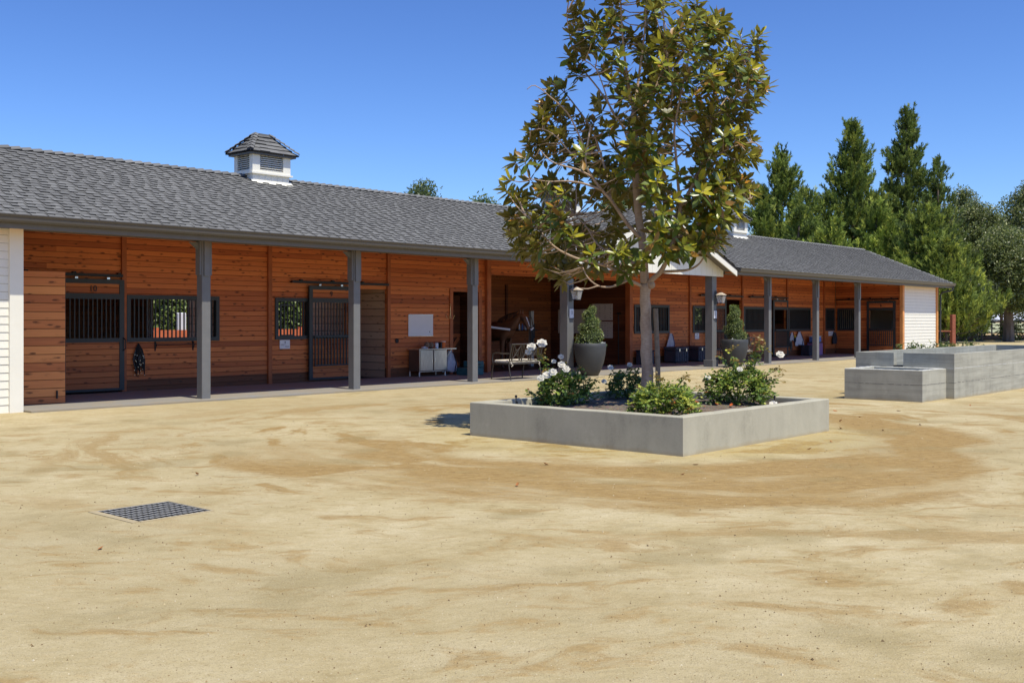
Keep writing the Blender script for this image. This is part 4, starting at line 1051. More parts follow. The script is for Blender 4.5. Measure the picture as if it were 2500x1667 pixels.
# ------------------------------------------------------------------ foliage tools
def unit(a): return a/np.maximum(1e-9, np.linalg.norm(a, axis=-1, keepdims=True))
def leaf_mesh(name, root, mat, P, D, N, L, W, C, fold=.25, simple=False, droop=0.):
    """P base points, D directions, N up normals, L lengths, W widths, C colours"""
    n = len(P); D = unit(D); S_ = unit(np.cross(D, N)); U = np.cross(S_, D); L = np.asarray(L).reshape(-1, 1)*np.ones((n, 1)); W = np.asarray(W).reshape(-1, 1)*np.ones((n, 1))
    tip = P+D*L; tip[:, 2] -= (L[:, 0]*droop)
    mid = P+D*L*.52; mid[:, 2] -= L[:, 0]*droop*.3
    if simple:
        V = np.stack([P, mid+S_*W/2, tip, mid-S_*W/2], 1); F = np.array([[0, 1, 2, 3]]); k = 4
    else:
        m1 = P+D*L*.3; m2 = P+D*L*.68; m2[:, 2] -= L[:, 0]*droop*.45; c = mid-U*W*fold
        V = np.stack([P, m1+S_*W*.42, m2+S_*W*.44, tip, m2-S_*W*.44, m1-S_*W*.42, c], 1)
        F = np.array([[0, 1, 2, 6], [6, 2, 3, 3], [0, 6, 4, 5], [6, 3, 4, 4]]); k = 7
    V = V.reshape(-1, 3)
    me = bpy.data.meshes.new(name); base = (np.arange(n)*k)[:, None]
    if simple:
        loops = (F[0][None, :]+base).ravel(); starts = np.arange(n)*4; cnt = n
    else:
        seq = np.array([0, 1, 2, 6, 6, 2, 3, 0, 6, 4, 5, 6, 3, 4]); st = np.array([0, 4, 7, 11])
        loops = (seq[None, :]+base).ravel(); starts = (np.arange(n)[:, None]*14+st[None, :]).ravel(); cnt = n*4
    me.vertices.add(len(V)); me.vertices.foreach_set('co', V.astype(np.float32).ravel())
    me.loops.add(len(loops)); me.loops.foreach_set('vertex_index', loops.astype(np.int32))
    me.polygons.add(cnt); me.polygons.foreach_set('loop_start', starts.astype(np.int32))
    at = me.color_attributes.new('col', 'FLOAT_COLOR', 'POINT')
    cc = np.ones((n, k, 4), np.float32); cc[:, :, :3] = np.asarray(C)[:, None, :]; at.data.foreach_set('color', cc.ravel())
    me.materials.append(M[mat]); me.update(calc_edges=True); me.validate()
    ob = bpy.data.objects.new(name, me); COL.objects.link(ob)
    if root is not None: ob.parent = root
    return ob
def rdir(n, rng=None):
    v = (rng or RNG).normal(size=(n, 3)); return unit(v)
def pick(n, cols, p, rng=None, var=.18):
    rng = rng or RNG; i = rng.choice(len(cols), n, p=np.array(p)/sum(p)); c = np.array(cols)[i]
    return c*(1+rng.uniform(-var, var, (n, 1)))

# ------------------------------------------------------------------ pots with topiary
def potted(x, y, nm, seed, hh, lean, gfl):
    o = thing('plant_pot', 'large charcoal tapered pot in front of the %s thick porch column' % nm, 'plant pot', (x, y, .045), group='charcoal pots by the thick columns')
    b_ = MB().L().mat('potclay').lathe([(.20, 0), (.215, .0), (.29, .15), (.36, .34), (.405, .56), (.425, .76), (.42, .845), (.405, .855), (.385, .845), (.385, .70)], n=40, cap=True)
    b_.build('pot_body', o, smooth=True)
    MB().L().mat('soilring').lathe([(.38, .78), (.2, .795), (.01, .80)], n=20).build('soil', o)
    o2 = MB().mat('collar').cbox(x, y, -.06, .62, .52, .10, ch=.01); tag(o2.build('pot_pad'), 'pale concrete pad under the pot at the %s thick column' % nm, 'paving pad', 'pads under the charcoal pots')
    t = thing('topiary', 'spiral clipped topiary growing from the pot at the %s thick column' % nm, 'topiary', (x+.0, y, .83), group='spiral topiaries')
    rng = np.random.default_rng(seed)
    MB().L().mat('darkbark').tube([(0, 0, 0), (.01, 0, hh*.5), (lean*.5, 0, hh-.05)], .018, 6).build('stem', t)
    Ps, Ns, Cs = [], [], []; turns = 2.6; n = 46; core = MB().L().mat('hedgecore')
    for i in range(n):
        s_ = i/(n-1); a = turns*2*math.pi*s_+seed; r = .13*(1-s_)+.055; rb = .12*(1-s_)+.105
        c = np.array([r*math.cos(a)+lean*s_, r*math.sin(a), .10+(hh-.2)*s_])
        if i % 2 == 0: core.ball(c[0], c[1], c[2], rb*.72, n=7, m=5)
        k = int(110*(rb/.2)**1.5)+20; d = rdir(k, rng); Ps.append(c+d*rb*rng.uniform(.78, 1.08, (k, 1))); Ns.append(d)
    P = np.concatenate(Ps); N = np.concatenate(Ns); D = unit(N+rdir(len(P), rng)*.9)
    core.build('inner_twigs', t)
    leaf_mesh('foliage', t, 'leaf', P, D, unit(N+rdir(len(P), rng)*.7+np.array([0, 0, .5])), rng.uniform(.025, .045, len(P)), .022, pick(len(P), [(.18, .24, .07), (.28, .34, .11), (.10, .15, .045), (.45, .50, .20)], [4, 3, 3, 1.3], rng), simple=True)
    # white bedding flowers at the rim
    for k, (fx, fy) in enumerate(gfl):
        P = np.array([fx, fy, .02])+rdir(150, rng)*np.array([.11, .11, .08])*rng.uniform(.5, 1, (150, 1)); P[:, 2] = np.abs(P[:, 2])
        f = thing('bedding_flowers', 'clump of small white flowers in the %s pot, %s' % (nm, ('on its left rim', 'on its right rim')[k]), 'flowers', (x, y, .83), group='white flowers in the pots')
        leaf_mesh('petals', f, 'petal', P, rdir(150, rng), unit(rdir(150, rng)+np.array([0, -1, 1])), .035, .034, pick(150, [(.7, .72, .7), (.55, .6, .55)], [3, 1], rng), simple=True)
        P = np.array([fx, fy, 0])+rdir(120, rng)*np.array([.12, .12, .07]); P[:, 2] = np.abs(P[:, 2])
        leaf_mesh('foliage', f, 'leaf', P, rdir(120, rng), unit(rdir(120, rng)+np.array([0, 0, 1])), .04, .025, pick(120, [(.10, .14, .07), (.2, .24, .14)], [2, 1], rng), simple=True)
b = NB('pot_clay', .6, .35); n = b.noise(b.vmul(None, (1, 1, 6)), 14., 5.); n3 = b.noise(scale=3., det=4.)
b.col(b.ramp(b.m_('ADD', b.m_('MULTIPLY', n, .5), b.m_('MULTIPLY', n3, .5)), [(.3, (.036, .038, .041)), (.7, (.062, .064, .067))])); b.bump(n, .25, .004); M['potclay'] = b.m
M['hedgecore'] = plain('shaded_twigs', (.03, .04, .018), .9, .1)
potted(11.20, -.48, 'left', 2, 1.06, .0, [(-.25, -.15), (.2, -.25)])
potted(18.72, -.48, 'right', 4, 1.16, -.02, [(-.27, -.12)])

# ------------------------------------------------------------------ concrete planter
PX0, PX1, PY0, PY1, PH = -1.10, 2.55, -11.17, -7.92, .437
pl = thing('concrete_planter', 'low square board formed concrete planter around the magnolia', 'planter', ((PX0+PX1)/2, (PY0+PY1)/2, 0))
def wallring(name, x0, x1, y0, y1, h, th, root, mat, z0=-.05):
    """one continuous chamfered ring wall with slightly uneven top"""
    c = .012; m = MB().mat(mat); r_ = random.Random(int(x1*10)); NS = 14
    def loop(ix, z, jit=0.):
        P = []
        cs = [(x0+ix, y0+ix), (x1-ix, y0+ix), (x1-ix, y1-ix), (x0+ix, y1-ix)]
        for k in range(4):
            a, b_ = cs[k], cs[(k+1) % 4]
            for s_ in range(NS):
                t = s_/NS; P.append((a[0]+(b_[0]-a[0])*t, a[1]+(b_[1]-a[1])*t, z))
        return P
    j = [r_.uniform(-.003, .003) for _ in range(4*NS)]
    def jz(P): return [(p[0], p[1], p[2]+j[i]) for i, p in enumerate(P)]
    L = [loop(0, z0), loop(0, h-c), jz(loop(c*.4, h-c*.3)), jz(loop(c*1.2, h)), jz(loop(th-c, h)), jz(loop(th-c*.3, h-c*.5)), loop(th, h-c*1.5), loop(th, z0)]
    n = len(L[0]); V = [p for l in L for p in l]; F = []
    for i in range(len(L)-1):
        for k in range(n):
            q = (k+1) % n; F.append((i*n+k, i*n+q, (i+1)*n+q, (i+1)*n+k))
    m.add(V, F); return m.build(name, root)
wallring('planter_wall', PX0, PX1, PY0, PY1, PH, .155, pl, 'concrete')
b = NB('planter_mulch', .95, .1); n = b.noise(scale=70., det=3.); n2 = b.noise(scale=3.5, det=5.); v = b.vor(scale=45., out='Color')
c = b.ramp(b.m_('ADD', b.m_('MULTIPLY', n, .6), b.m_('MULTIPLY', n2, .4)), [(.3, (.09, .065, .048)), (.5, (.20, .155, .12)), (.7, (.33, .27, .21))])
b.col(b.mix(.35, c, v, 'MULTIPLY')); b.bump(n, .8, .02); M['mulch'] = b.m
m = MB().mat('mulch'); G = 46; r_ = np.random.default_rng(3)
xs_ = np.linspace(PX0+.15, PX1-.15, G); ys_ = np.linspace(PY0+.15, PY1-.15, G); Z = .335+r_.normal(0, .006, (G, G))
for (a, c, s2, h) in ((.95, -9.3, .8, .05), (.3, -8.4, .5, .02), (1.8, -10, .6, .03), (-.45, -10.4, .5, .02)): Z += h*np.exp(-((xs_[:, None]-a)**2+(ys_[None, :]-c)**2)/s2**2)
V = [(xs_[i], ys_[j], Z[i, j]) for i in range(G) for j in range(G)]; m.add(V, [(i*G+j, (i+1)*G+j, (i+1)*G+j+1, i*G+j+1) for i in range(G-1) for j in range(G-1)])
m.build('planter_soil', pl, smooth=True)

# ------------------------------------------------------------------ magnolia tree (local x right, y away, z up; traced on an elevation grid)
TX, TY = .95, -9.3
tree = thing('magnolia_tree', 'young magnolia tree with smooth pale trunk in the concrete planter', 'tree', (TX, TY, .33), YAW-R(90))
def G_(a, b_, d=0.): return np.array([(a-797)/374.2, d, 5.539-b_/374.2])
BR = [  # (radius0, radius1, [(a,b,depth)...])
 (.084, .068, [(800, 2090, 0), (797, 1950, 0), (793, 1800, .0), (789, 1650, .0), (786, 1540, .0), (784, 1450, 0)]),
 (.062, .038, [(784, 1450, 0), (780, 1380, .0), (776, 1300, .0), (768, 1200, .02), (755, 1120, .03), (742, 1000, .0), (738, 900, 0), (736, 800, 0), (735, 720, 0), (732, 650, 0), (728, 560, .0)]),
 (.024, .008, [(728, 560, 0), (705, 510, -.1), (690, 430, -.2), (670, 330, -.3), (655, 200, -.35), (650, 60, -.3), (640, -60, -.3)]),
 (.026, .008, [(728, 560, 0), (745, 480, .1), (760, 380, .15), (775, 260, .1), (790, 120, .1), (800, -80, .1)]),
 (.018, .006, [(735, 620, 0), (790, 540, .2), (850, 430, .3), (900, 300, .35), (950, 180, .4)]),
 (.040, .024, [(786, 1470, 0), (820, 1425, -.08), (858, 1388, -.14), (885, 1330, -.2), (915, 1240, -.25), (935, 1165, -.28), (948, 1060, -.3)]),
 (.026, .008, [(948, 1060, -.3), (985, 1000, -.35), (1015, 940, -.4), (1040, 870, -.4), (1075, 820, -.35), (1088, 740, -.3), (1110, 620, -.2), (1140, 500, -.1), (1180, 380, -.1)]),
 (.022, .007, [(948, 1060, -.3), (935, 980, -.35), (925, 900, -.4), (912, 810, -.5), (905, 700, -.5), (930, 560, -.5), (960, 420, -.45), (1000, 250, -.4), (1040, 80, -.3)]),
 (.022, .009, [(858, 1390, -.14), (930, 1388, -.25), (990, 1382, -.3), (1040, 1352, -.35), (1075, 1290, -.4)]),
 (.030, .010, [(768, 1225, 0), (725, 1185, -.1), (690, 1150, -.15), (645, 1090, -.2), (600, 1030, -.25), (555, 985, -.3), (500, 915, -.35), (472, 860, -.4), (478, 780, -.4), (500, 660, -.35)]),
 (.016, .006, [(510, 925, -.35), (440, 895, -.45), (380, 880, -.5), (300, 860, -.6), (240, 800, -.6)]),
 (.018, .006, [(555, 985, -.3), (470, 960, -.4), (380, 950, -.5), (290, 955, -.55), (200, 940, -.5)]),
 (.020, .007, [(600, 1030, -.25), (590, 900, 0.), (560, 760, .2), (520, 640, .3), (440, 520, .35), (360, 420, .4), (290, 380, .4)]),
 (.026, .009, [(776, 1465, 0), (735, 1448, -.1), (692, 1432, -.2), (640, 1398, -.3), (580, 1368, -.4), (500, 1350, -.45), (420, 1328, -.5), (340, 1290, -.5), (280, 1240, -.5), (235, 1180, -.5), (180, 1120, -.45)]),
 (.018, .008, [(692, 1432, -.2), (640, 1455, -.35), (590, 1470, -.45), (530, 1465, -.5), (480, 1425, -.5), (455, 1370, -.45)]),
 (.012, .005, [(530, 1465, -.5), (480, 1480, -.55), (440, 1478, -.6)]),
 (.022, .008, [(770, 1365, 0), (720, 1335, .1), (650, 1310, .2), (590, 1270, .3), (540, 1225, .35), (500, 1150, .4), (440, 1080, .5)]),
 (.014, .005, [(692, 1432, -.2), (693, 1370, -.2), (700, 1310, -.2), (760, 1290, -.25)]),
 (.020, .007, [(778, 1340, 0), (800, 1290, -.2), (825, 1230, -.3), (822, 1150, -.35), (815, 1080, -.4), (840, 1000, -.45)]),
 (.018, .006, [(738, 880, 0), (700, 800, -.2), (680, 720, -.3), (640, 650, -.4), (600, 600, -.4), (560, 480, -.4), (520, 380, -.35), (450, 330, -.3)]),
 (.016, .006, [(735, 720, 0), (690, 650, .2), (640, 560, .3), (560, 430, .35), (480, 330, .35), (430, 250, .3), (400, 120, .3), (390, 40, .25)]),
 (.016, .006, [(742, 1000, 0), (800, 930, .2), (870, 860, .4), (960, 790, .6), (1060, 700, .7), (1160, 620, .7), (1250, 560, .6)]),
 (.018, .006, [(745, 1060, 0), (830, 1010, .3), (930, 980, .5), (1050, 930, .6), (1160, 900, .6), (1240, 860, .5)]),
 (.015, .006, [(915, 1240, -.25), (1000, 1180, -.3), (1080, 1130, -.35), (1160, 1080, -.4), (1240, 1040, -.4), (1290, 1030, -.35)]),
 (.014, .005, [(1110, 620, -.2), (1180, 560, -.3), (1260, 500, -.3), (1330, 430, -.3), (1370, 400, -.3)]),
 (.013, .005, [(1110, 620, -.2), (1200, 500, 0), (1280, 350, 0), (1330, 240, 0)]),
 (.016, .006, [(736, 820, 0), (800, 740, -.2), (860, 640, -.35), (900, 520, -.45), (880, 400, -.5), (860, 250, -.5)]),
 (.013, .005, [(475, 800, -.4), (430, 700, -.4), (380, 610, -.45), (300, 540, -.5), (220, 480, -.5), (180, 500, -.5)]),
 (.013, .005, [(472, 860, -.4), (400, 800, -.3), (330, 720, -.3), (260, 680, -.3), (200, 690, -.3)]),
 (.012, .005, [(1040, 870, -.4), (1120, 820, -.5), (1200, 780, -.5), (1290, 760, -.5), (1340, 780, -.45)]),
]
tm = MB().L().mat('bark'); SK = []
for bi, (r0, r1, pts) in enumerate(BR):
    P = [G_(*p) for p in pts]; Q = []; 
    for k in range(len(P)-1):      # Catmull-Rom
        p0, p1, p2, p3 = P[max(k-1, 0)], P[k], P[k+1], P[min(k+2, len(P)-1)]
        for t in (0, .33, .66): Q.append(.5*((2*p1)+(-p0+p2)*t+(2*p0-5*p1+4*p2-p3)*t*t+(-p0+3*p1-3*p2+p3)*t**3))
    Q.append(P[-1]); n = len(Q)
    rad = [r0+(r1-r0)*(k/(n-1)) for k in range(n)]
    if bi == 0:
        rad[0] = .10; rad[1] = .088
        for k in range(n): Q[k] = Q[k]+np.array([.006*math.sin(k*1.9), 0, 0]); rad[k] *= 1+.05*math.sin(k*2.3)
        rad[-1] = .072; rad[-2] = .074
    if bi > 1: rad[0] *= 1.35
    tm.tube(Q, rad, 14 if bi < 2 else 8 if r0 > .02 else 6)
    for k in range(n):
        if bi > 0 and k > n*.25: SK.append((*Q[k], rad[k]))
SK = np.array(SK)
tm.ball(*G_(815, 1455, -.06), .05, .05, .055, 10, 7)
OUT = [(330, 0), (385, 110), (400, 200), (395, 300), (290, 325), (200, 395), (150, 450), (140, 525), (210, 580), (215, 640), (165, 660), (185, 760), (90, 790), (55, 900), (75, 990), (70, 1040), (90, 1170), (110, 1290), (215, 1310), (210, 1400), (250, 1440), (330, 1400), (380, 1440), (430, 1500), (490, 1500), (560, 1480), (640, 1440), (720, 1400), (760, 1300), (800, 1300), (830, 1400), (880, 1380), (930, 1330), (1000, 1330), (1080, 1280), (1190, 1230), (1190, 1130), (1290, 1110), (1330, 1040), (1330, 950), (1280, 880), (1360, 810), (1350, 720), (1290, 620), (1390, 490), (1420, 410), (1390, 320), (1390, 190), (1290, 200), (1260, 260), (1200, 180), (1190, 100), (1150, 70), (1080, 80), (1060, 0), (1000, -150), (900, -250), (780, -320), (600, -250), (450, -140)]
OUT = np.array(OUT, float)
def inside(a, b_):
    x, y = OUT[:, 0], OUT[:, 1]; x2, y2 = np.roll(x, -1), np.roll(y, -1)
    c = ((y > b_) != (y2 > b_)) & (a < (x2-x)*(b_-y)/(y2-y+1e-9)+x); return c.sum() % 2 == 1
def span(b_):
    r = [a for a in range(0, 1500, 20) if inside(a, b_)]; return (min(r), max(r)) if r else (700, 800)
SP = {k: span(k*40) for k in range(-10, 40)}
rg = np.random.default_rng(21); ros = []
from mathutils import noise as mn
tries = 0
# crown shaped for light: clusters left out along sun rays to the roses
RT = Matrix.Rotation(-(YAW-R(90)), 3, 'Z'); SL_ = np.array(RT @ S)
RAYS = [(np.array(RT @ Vector((x-TX, y-TY, z-.33))), r_) for x, y, z, r_ in ((-.01, -8.12, 1.14, .34), (-.11, -8.45, .76, .30), (.15, -8.5, .7, .2))]
while len(ros) < 675 and tries < 60000:
    tries += 1
    a, b_ = rg.uniform(30, 1440), rg.uniform(-330, 1500)
    if not inside(a, b_): continue
    lo, hi = SP.get(int(b_//40), (700, 800)); c = (lo+hi)/2; hw = max(60, (hi-lo)/2)
    u = (a-c)/hw; dep = math.sqrt(max(0, 1-u*u))*min(hw, 520)/374.2*.92
    d = rg.uniform(-1, 1); d = math.copysign(abs(d)**.7, d)*dep
    p = G_(a, b_, d)
    f = mn.noise(Vector((p[0]*1.35, p[1]*1.35, p[2]*1.35+4.2)))
    edge = max(abs(u), abs(d)/max(dep, .05))
    keep = .44+f*2.3+(.25 if edge > .6 else -.15)+(.34 if a > 780 else 0)+(.15 if (b_ > 1050 and a > 640) else 0)-(.38 if 500 < a < 730 and 480 < b_ < 1320 else 0)-(.2 if a < 520 and b_ < 560 else 0)
    if b_ > 1340 and a > 700: keep -= .5
    if a < 500 and b_ > 900: keep -= .18
    if a > 1120 and 1000 < b_ < 1210: keep -= .38
    if d < .1 and 690 < a < 800 and 760 < b_ < 1320: keep -= .5
    if d < -.15 and 880 < a < 1000 and 800 < b_ < 1040: keep -= .35
    if 790 < a < 1130 and 1030 < b_ < 1290: keep += .6
    if 640 < a < 790 and 1000 < b_ < 1200 and d > .1: keep += .5
    if d < -.1 and 560 < a < 740 and 980 < b_ < 1230: keep -= .3
    if rg.uniform() > keep: continue
    if any(np.linalg.norm(np.cross(p-q_, SL_)) < rr_ and (p-q_) @ SL_ > 0 for q_, rr_ in RAYS): continue
    if any((p[0]-q[0])**2+(p[1]-q[1])**2+(p[2]-q[2])**2 < .10**2 for q in ros): continue
    ros.append(p)
ros = np.array(ros)
LP, LD, LN, LL, LC = [], [], [], [], []
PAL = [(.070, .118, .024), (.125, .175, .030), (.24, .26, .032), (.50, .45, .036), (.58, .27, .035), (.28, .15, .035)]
cen = G_(760, 800, 0)
for p in ros:
    dd = SK[:, :3]-p; dist = np.sqrt((dd**2).sum(1))+np.maximum(0, dd[:, 2])*1.4; j = np.argmin(dist); q = SK[j, :3]
    out = p-q; ln = np.linalg.norm(out)
    out2 = unit(p-cen); ax = unit(out/max(ln, .05)*.5+out2*.45+np.array([0, 0, .75])+rg.normal(0, .25, 3))
    if ln > .05:
        m1 = q+out*.5+np.array([0, 0, -.08*ln])+rg.normal(0, .03, 3)*min(1, ln)
        tm.tube([q, q*.6+m1*.4+np.array([0, 0, -.01]), m1, p*.6+m1*.4, p], [min(.011, SK[j, 3]*.8), .009, .007, .006, .005], 5)
    left = np.clip((.35-p[0])/1.6, 0, 1)
    r = rg.uniform(); tipk = 3 if r < .42 else 4 if r < .47+.17*left else 5 if r < .52+.28*left else 2
    a0 = unit(np.cross(ax, [.3, .9, .2])); a1 = np.cross(ax, a0); n = rg.integers(10, 16)
    for k in range(n):
        ph = k*2.4+rg.uniform(-.3, .3); low = k/n                # 0 = tip, 1 = lower
        el = .45+1.25*low+rg.uniform(-.15, .15)
        dirv = ax*math.cos(el)+(a0*math.cos(ph)+a1*math.sin(ph))*math.sin(el)
        dirv = dirv+np.array([0, 0, -.45*low]); dirv = unit(dirv)
        base = p-ax*(.10*low)+rg.normal(0, .004, 3)
        nn = unit(ax*1.2-dirv*.2+rg.normal(0, .35, 3)+np.array([0, 0, .2]))
        L_ = rg.uniform(.145, .225)*(1 if low > .2 else .85)
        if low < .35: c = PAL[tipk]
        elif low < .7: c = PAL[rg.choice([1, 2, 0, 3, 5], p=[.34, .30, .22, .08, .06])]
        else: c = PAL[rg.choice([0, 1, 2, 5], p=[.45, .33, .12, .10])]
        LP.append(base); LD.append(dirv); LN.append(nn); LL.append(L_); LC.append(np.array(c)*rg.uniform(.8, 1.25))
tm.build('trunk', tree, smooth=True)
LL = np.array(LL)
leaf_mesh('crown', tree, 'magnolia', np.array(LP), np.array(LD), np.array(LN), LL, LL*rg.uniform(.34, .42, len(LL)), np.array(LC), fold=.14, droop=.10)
for k, (a, b_, d, l) in enumerate(((824, 680, -1.35, 'open white magnolia bloom high in the middle of the crown'), (446, 925, -1.0, 'open white magnolia bloom low on the left of the crown'), (615, 60, -.5, 'white magnolia bloom near the top left of the crown'))):
    f = thing('magnolia_flower', l, 'flower', tuple(Matrix.Rotation(YAW-R(90), 3, 'Z') @ Vector(G_(a, b_, d)) + Vector((TX, TY, .33))), group='magnolia blooms')
    r_ = np.random.default_rng(k); n = 9; A = np.arange(n)*2.4; D = np.stack([np.cos(A), np.sin(A), np.full(n, .7)], 1)
    leaf_mesh('petals', f, 'petal', np.zeros((n, 3)), D, np.tile([0, 0, 1.], (n, 1))-D*.3, .10, .06, pick(n, [(.62, .66, .52)], [1], r_), fold=-.3)
st = MB().mat('stake'); st.tube([(.972, -9.47, .2), (.950, -9.465, 1.0), (.922, -9.45, 1.66)], [.033, .034, .032], 10)
tag(st.build('tree_stake'), 'weathered round wooden stake beside the magnolia trunk', 'stake')

# ------------------------------------------------------------------ rose bushes
def rose_bush(x, y, rx, ry, h, n, cols, pc, label, seed, shoots=(), flowers=(), z0=.34, name='rose_bush', cat='rose bush', grp='white rose bushes in the planter', ll=.05):
    o = thing(name, label, cat, (x, y, z0), YAW-R(90), group=grp); rng = np.random.default_rng(seed)
    st = MB().L().mat('rosestem'); P, D, N, C = [], [], [], []
    def sprig(b_, d_, cc, k=5, s_=1.):
        side = unit(np.cross(d_, [0, 0, 1.])+rng.normal(0, .15, 3))
        for i in range(k):
            t = (i//2)*.022*s_+.01; sg = (1, -1)[i % 2] if i < k-1 else 0
            P.append(b_+d_*t); D.append(unit(d_*(.5 if sg else 1)+side*sg+np.array([0, 0, -.25]))); N.append(unit(np.array([0, -.25, 1])+rng.normal(0, .5, 3))); C.append(cc)
    ci = lambda: np.array(cols[rng.choice(len(cols), p=np.array(pc)/sum(pc))])*rng.uniform(.75, 1.25)
    for i in range(16):
        a = rng.uniform(0, 6.28); r = rng.uniform(.3, .95); tip = np.array([rx*r*math.cos(a), ry*r*math.sin(a), h*rng.uniform(.6, .98)*(1-.3*r*r)])
        st.tube([(0, 0, 0), tip*np.array([.35, .35, .55]), tip*np.array([.75, .75, .85]), tip], [.008, .006, .004, .002], 4)
    for i in range(n):
        a = rng.uniform(0, 6.28); zz = rng.uniform(0, 1)**.85; prof = math.sqrt(max(0, 1-(zz*1.0-.28)**2/.58)) if zz > .28 else .78+.22*zz/.28
        lump = 1+.22*math.sin(3*a+seed)+.12*math.sin(5*a+2*seed)+.1*math.sin(zz*9+a*2)
        r = rng.uniform(.35, 1)**.5*prof*lump
        b_ = np.array([rx*r*math.cos(a), ry*r*math.sin(a), h*(zz*(.93+.12*math.sin(4*a+seed*2)))+.02]); d_ = unit(np.array([math.cos(a)*rx, math.sin(a)*ry, .35])+rng.normal(0, .4, 3))
        sprig(b_, d_, ci())
    for (sx, sy, sz, k) in shoots:
        tip = np.array([sx, sy, sz]); b0 = tip*np.array([.3, .3, .35]); mid = (b0+tip)/2+np.array([0, 0, .04])
        st.tube([b0, mid, tip], [.006, .005, .003], 5)
        for i in range(k):
            t = rng.uniform(.25, 1.02); q = b0*(1-t)**2+2*mid*t*(1-t)+tip*t*t; sprig(q+rng.normal(0, .022, 3), unit(rng.normal(0, 1, 3)*np.array([1, 1, .5])+np.array([0, 0, .2])), ci()*rng.uniform(1, 1.5) if t < .8 else np.array((.26, .17, .04))*rng.uniform(.7, 1.2), 5, 1.2)
    st.build('stems', o)
    P = np.array(P); leaf_mesh('foliage', o, 'leaf', P, np.array(D), np.array(N), rng.uniform(.75, 1.15, len(P))*ll, ll*.6, np.array(C), simple=False, fold=.12, droop=.1)
    for (fx, fy, fz, s_) in flowers:
        A, E_2, cc, Q = [], [], [], []
        D2, N2, P2, L2 = [], [], [], []
        for ring_, (cnt, el, ln) in enumerate(((7, .25, 1.), (6, .75, .85), (5, 1.15, .65), (3, 1.4, .5))):
            for k in range(cnt):
                ph = 6.283*k/cnt+ring_*.6+rng.uniform(-.2, .2); f_ = np.array([.0, -.55, .5])
                ax = unit(f_); u = unit(np.cross(ax, [1, .1, 0])); v = np.cross(ax, u)
                d_ = (u*math.cos(ph)+v*math.sin(ph))*math.cos(el)+ax*math.sin(el)
                D2.append(d_); N2.append(ax-d_*.3); P2.append(np.array([fx, fy, fz])); L2.append(ln*s_)
        L2 = np.array(L2)*1.35; leaf_mesh('rose_flower', o, 'petal', np.array(P2), np.array(D2), np.array(N2), L2, L2*1.0, pick(len(P2), [(.84, .82, .74), (.78, .76, .68)], [2, 1], rng, .05), fold=-.3)
    return o
M['rosestem'] = plain('rose_stem', (.10, .13, .04), .6, .2)
GRN = [(.115, .19, .045), (.18, .27, .055), (.28, .36, .065), (.44, .46, .08), (.07, .115, .032), (.36, .14, .04)]
rose_bush(.24, -8.38, .40, .36, .40, 560, GRN, [3, 3, 2, .7, 2, .15], 'rose bush with tall spray of white blooms at the back left of the planter', 1,
          shoots=[(-.32, -.05, .72, 26), (-.2, -.2, .52, 14), (.28, 0, .55, 10), (.05, -.1, .56, 10), (.5, .0, .38, 10)],
          flowers=[(-.42, -.08, .79, .055), (-.28, -.12, .84, .06), (-.46, -.05, .72, .042), (-.02, -.1, .66, .035), (-.22, -.30, .42, .05), (-.14, -.32, .46, .05), (-.30, -.32, .38, .045), (-.02, -.28, .56, .045), (.04, -.3, .50, .045), (-.12, -.15, .6, .03)])
rose_bush(1.76, -8.40, .32, .3, .36, 300, GRN, [3, 2, 1, .2, 4, .2], 'dark sparse rose bush with a few white blooms behind the magnolia trunk', 2,
          shoots=[(-.22, 0, .42, 8), (.05, 0, .46, 8)], flowers=[(-.26, -.05, .46, .04), (.02, -.05, .5, .035), (-.36, -.1, .26, .035)])
rose_bush(-.42, -10.45, .40, .34, .36, 560, GRN, [1, 3, 4, 3.2, .8, .3], 'yellow green rose bush without blooms at the front corner of the planter', 3,
          shoots=[(.28, -.05, .5, 12), (-.05, 0, .48, 12), (-.38, 0, .3, 8), (.42, 0, .34, 10)], flowers=[(.02, -.1, .0, .03)])
rose_bush(1.79, -10.2, .46, .38, .47, 760, GRN, [2.4, 3.4, 3, 1.2, 1.6, .35], 'largest rose bush with long upright shoots at the right of the planter', 4,
          shoots=[(.32, -.05, .92, 26), (.40, 0, .82, 14), (.20, 0, .74, 18), (-.22, 0, .70, 10), (-.45, 0, .40, 16), (.62, 0, .40, 16), (.55, -.1, .52, 16), (.0, 0, .62, 16), (-.12, -.1, .82, 12)],
          flowers=[(.56, -.1, .69, .048), (-.02, -.25, .50, .035), (-.42, -.1, .38, .035), (.42, -.3, .03, .05)])

# sprinklers in the planter
def sprinkler(x, y, label, hh=.2):
    o = thing('sprinkler', label, 'sprinkler', (x, y, .33), group='black drip sprinklers in the planter')
    MB().L().mat('black').tube([(0, 0, -.02), (0, 0, hh)], .007, 6).tube([(.03, 0, -.02), (.025, 0, hh*.7)], .009, 6).build('riser', o)
    MB().L().mat('black').lathe([(.008, hh), (.016, hh+.005), (.016, hh+.03), (.006, hh+.035)], 0, 0, 0, 8).build('nozzle', o)
sprinkler(-.68, -8.35, 'black sprinkler stake at the back left inner edge of the planter', .16); sprinkler(-.70, -10.78, 'black sprinkler stake at the front corner of the planter', .09); sprinkler(1.86, -10.72, 'black sprinkler stake near the right edge of the planter beside a fallen white bloom', .13)

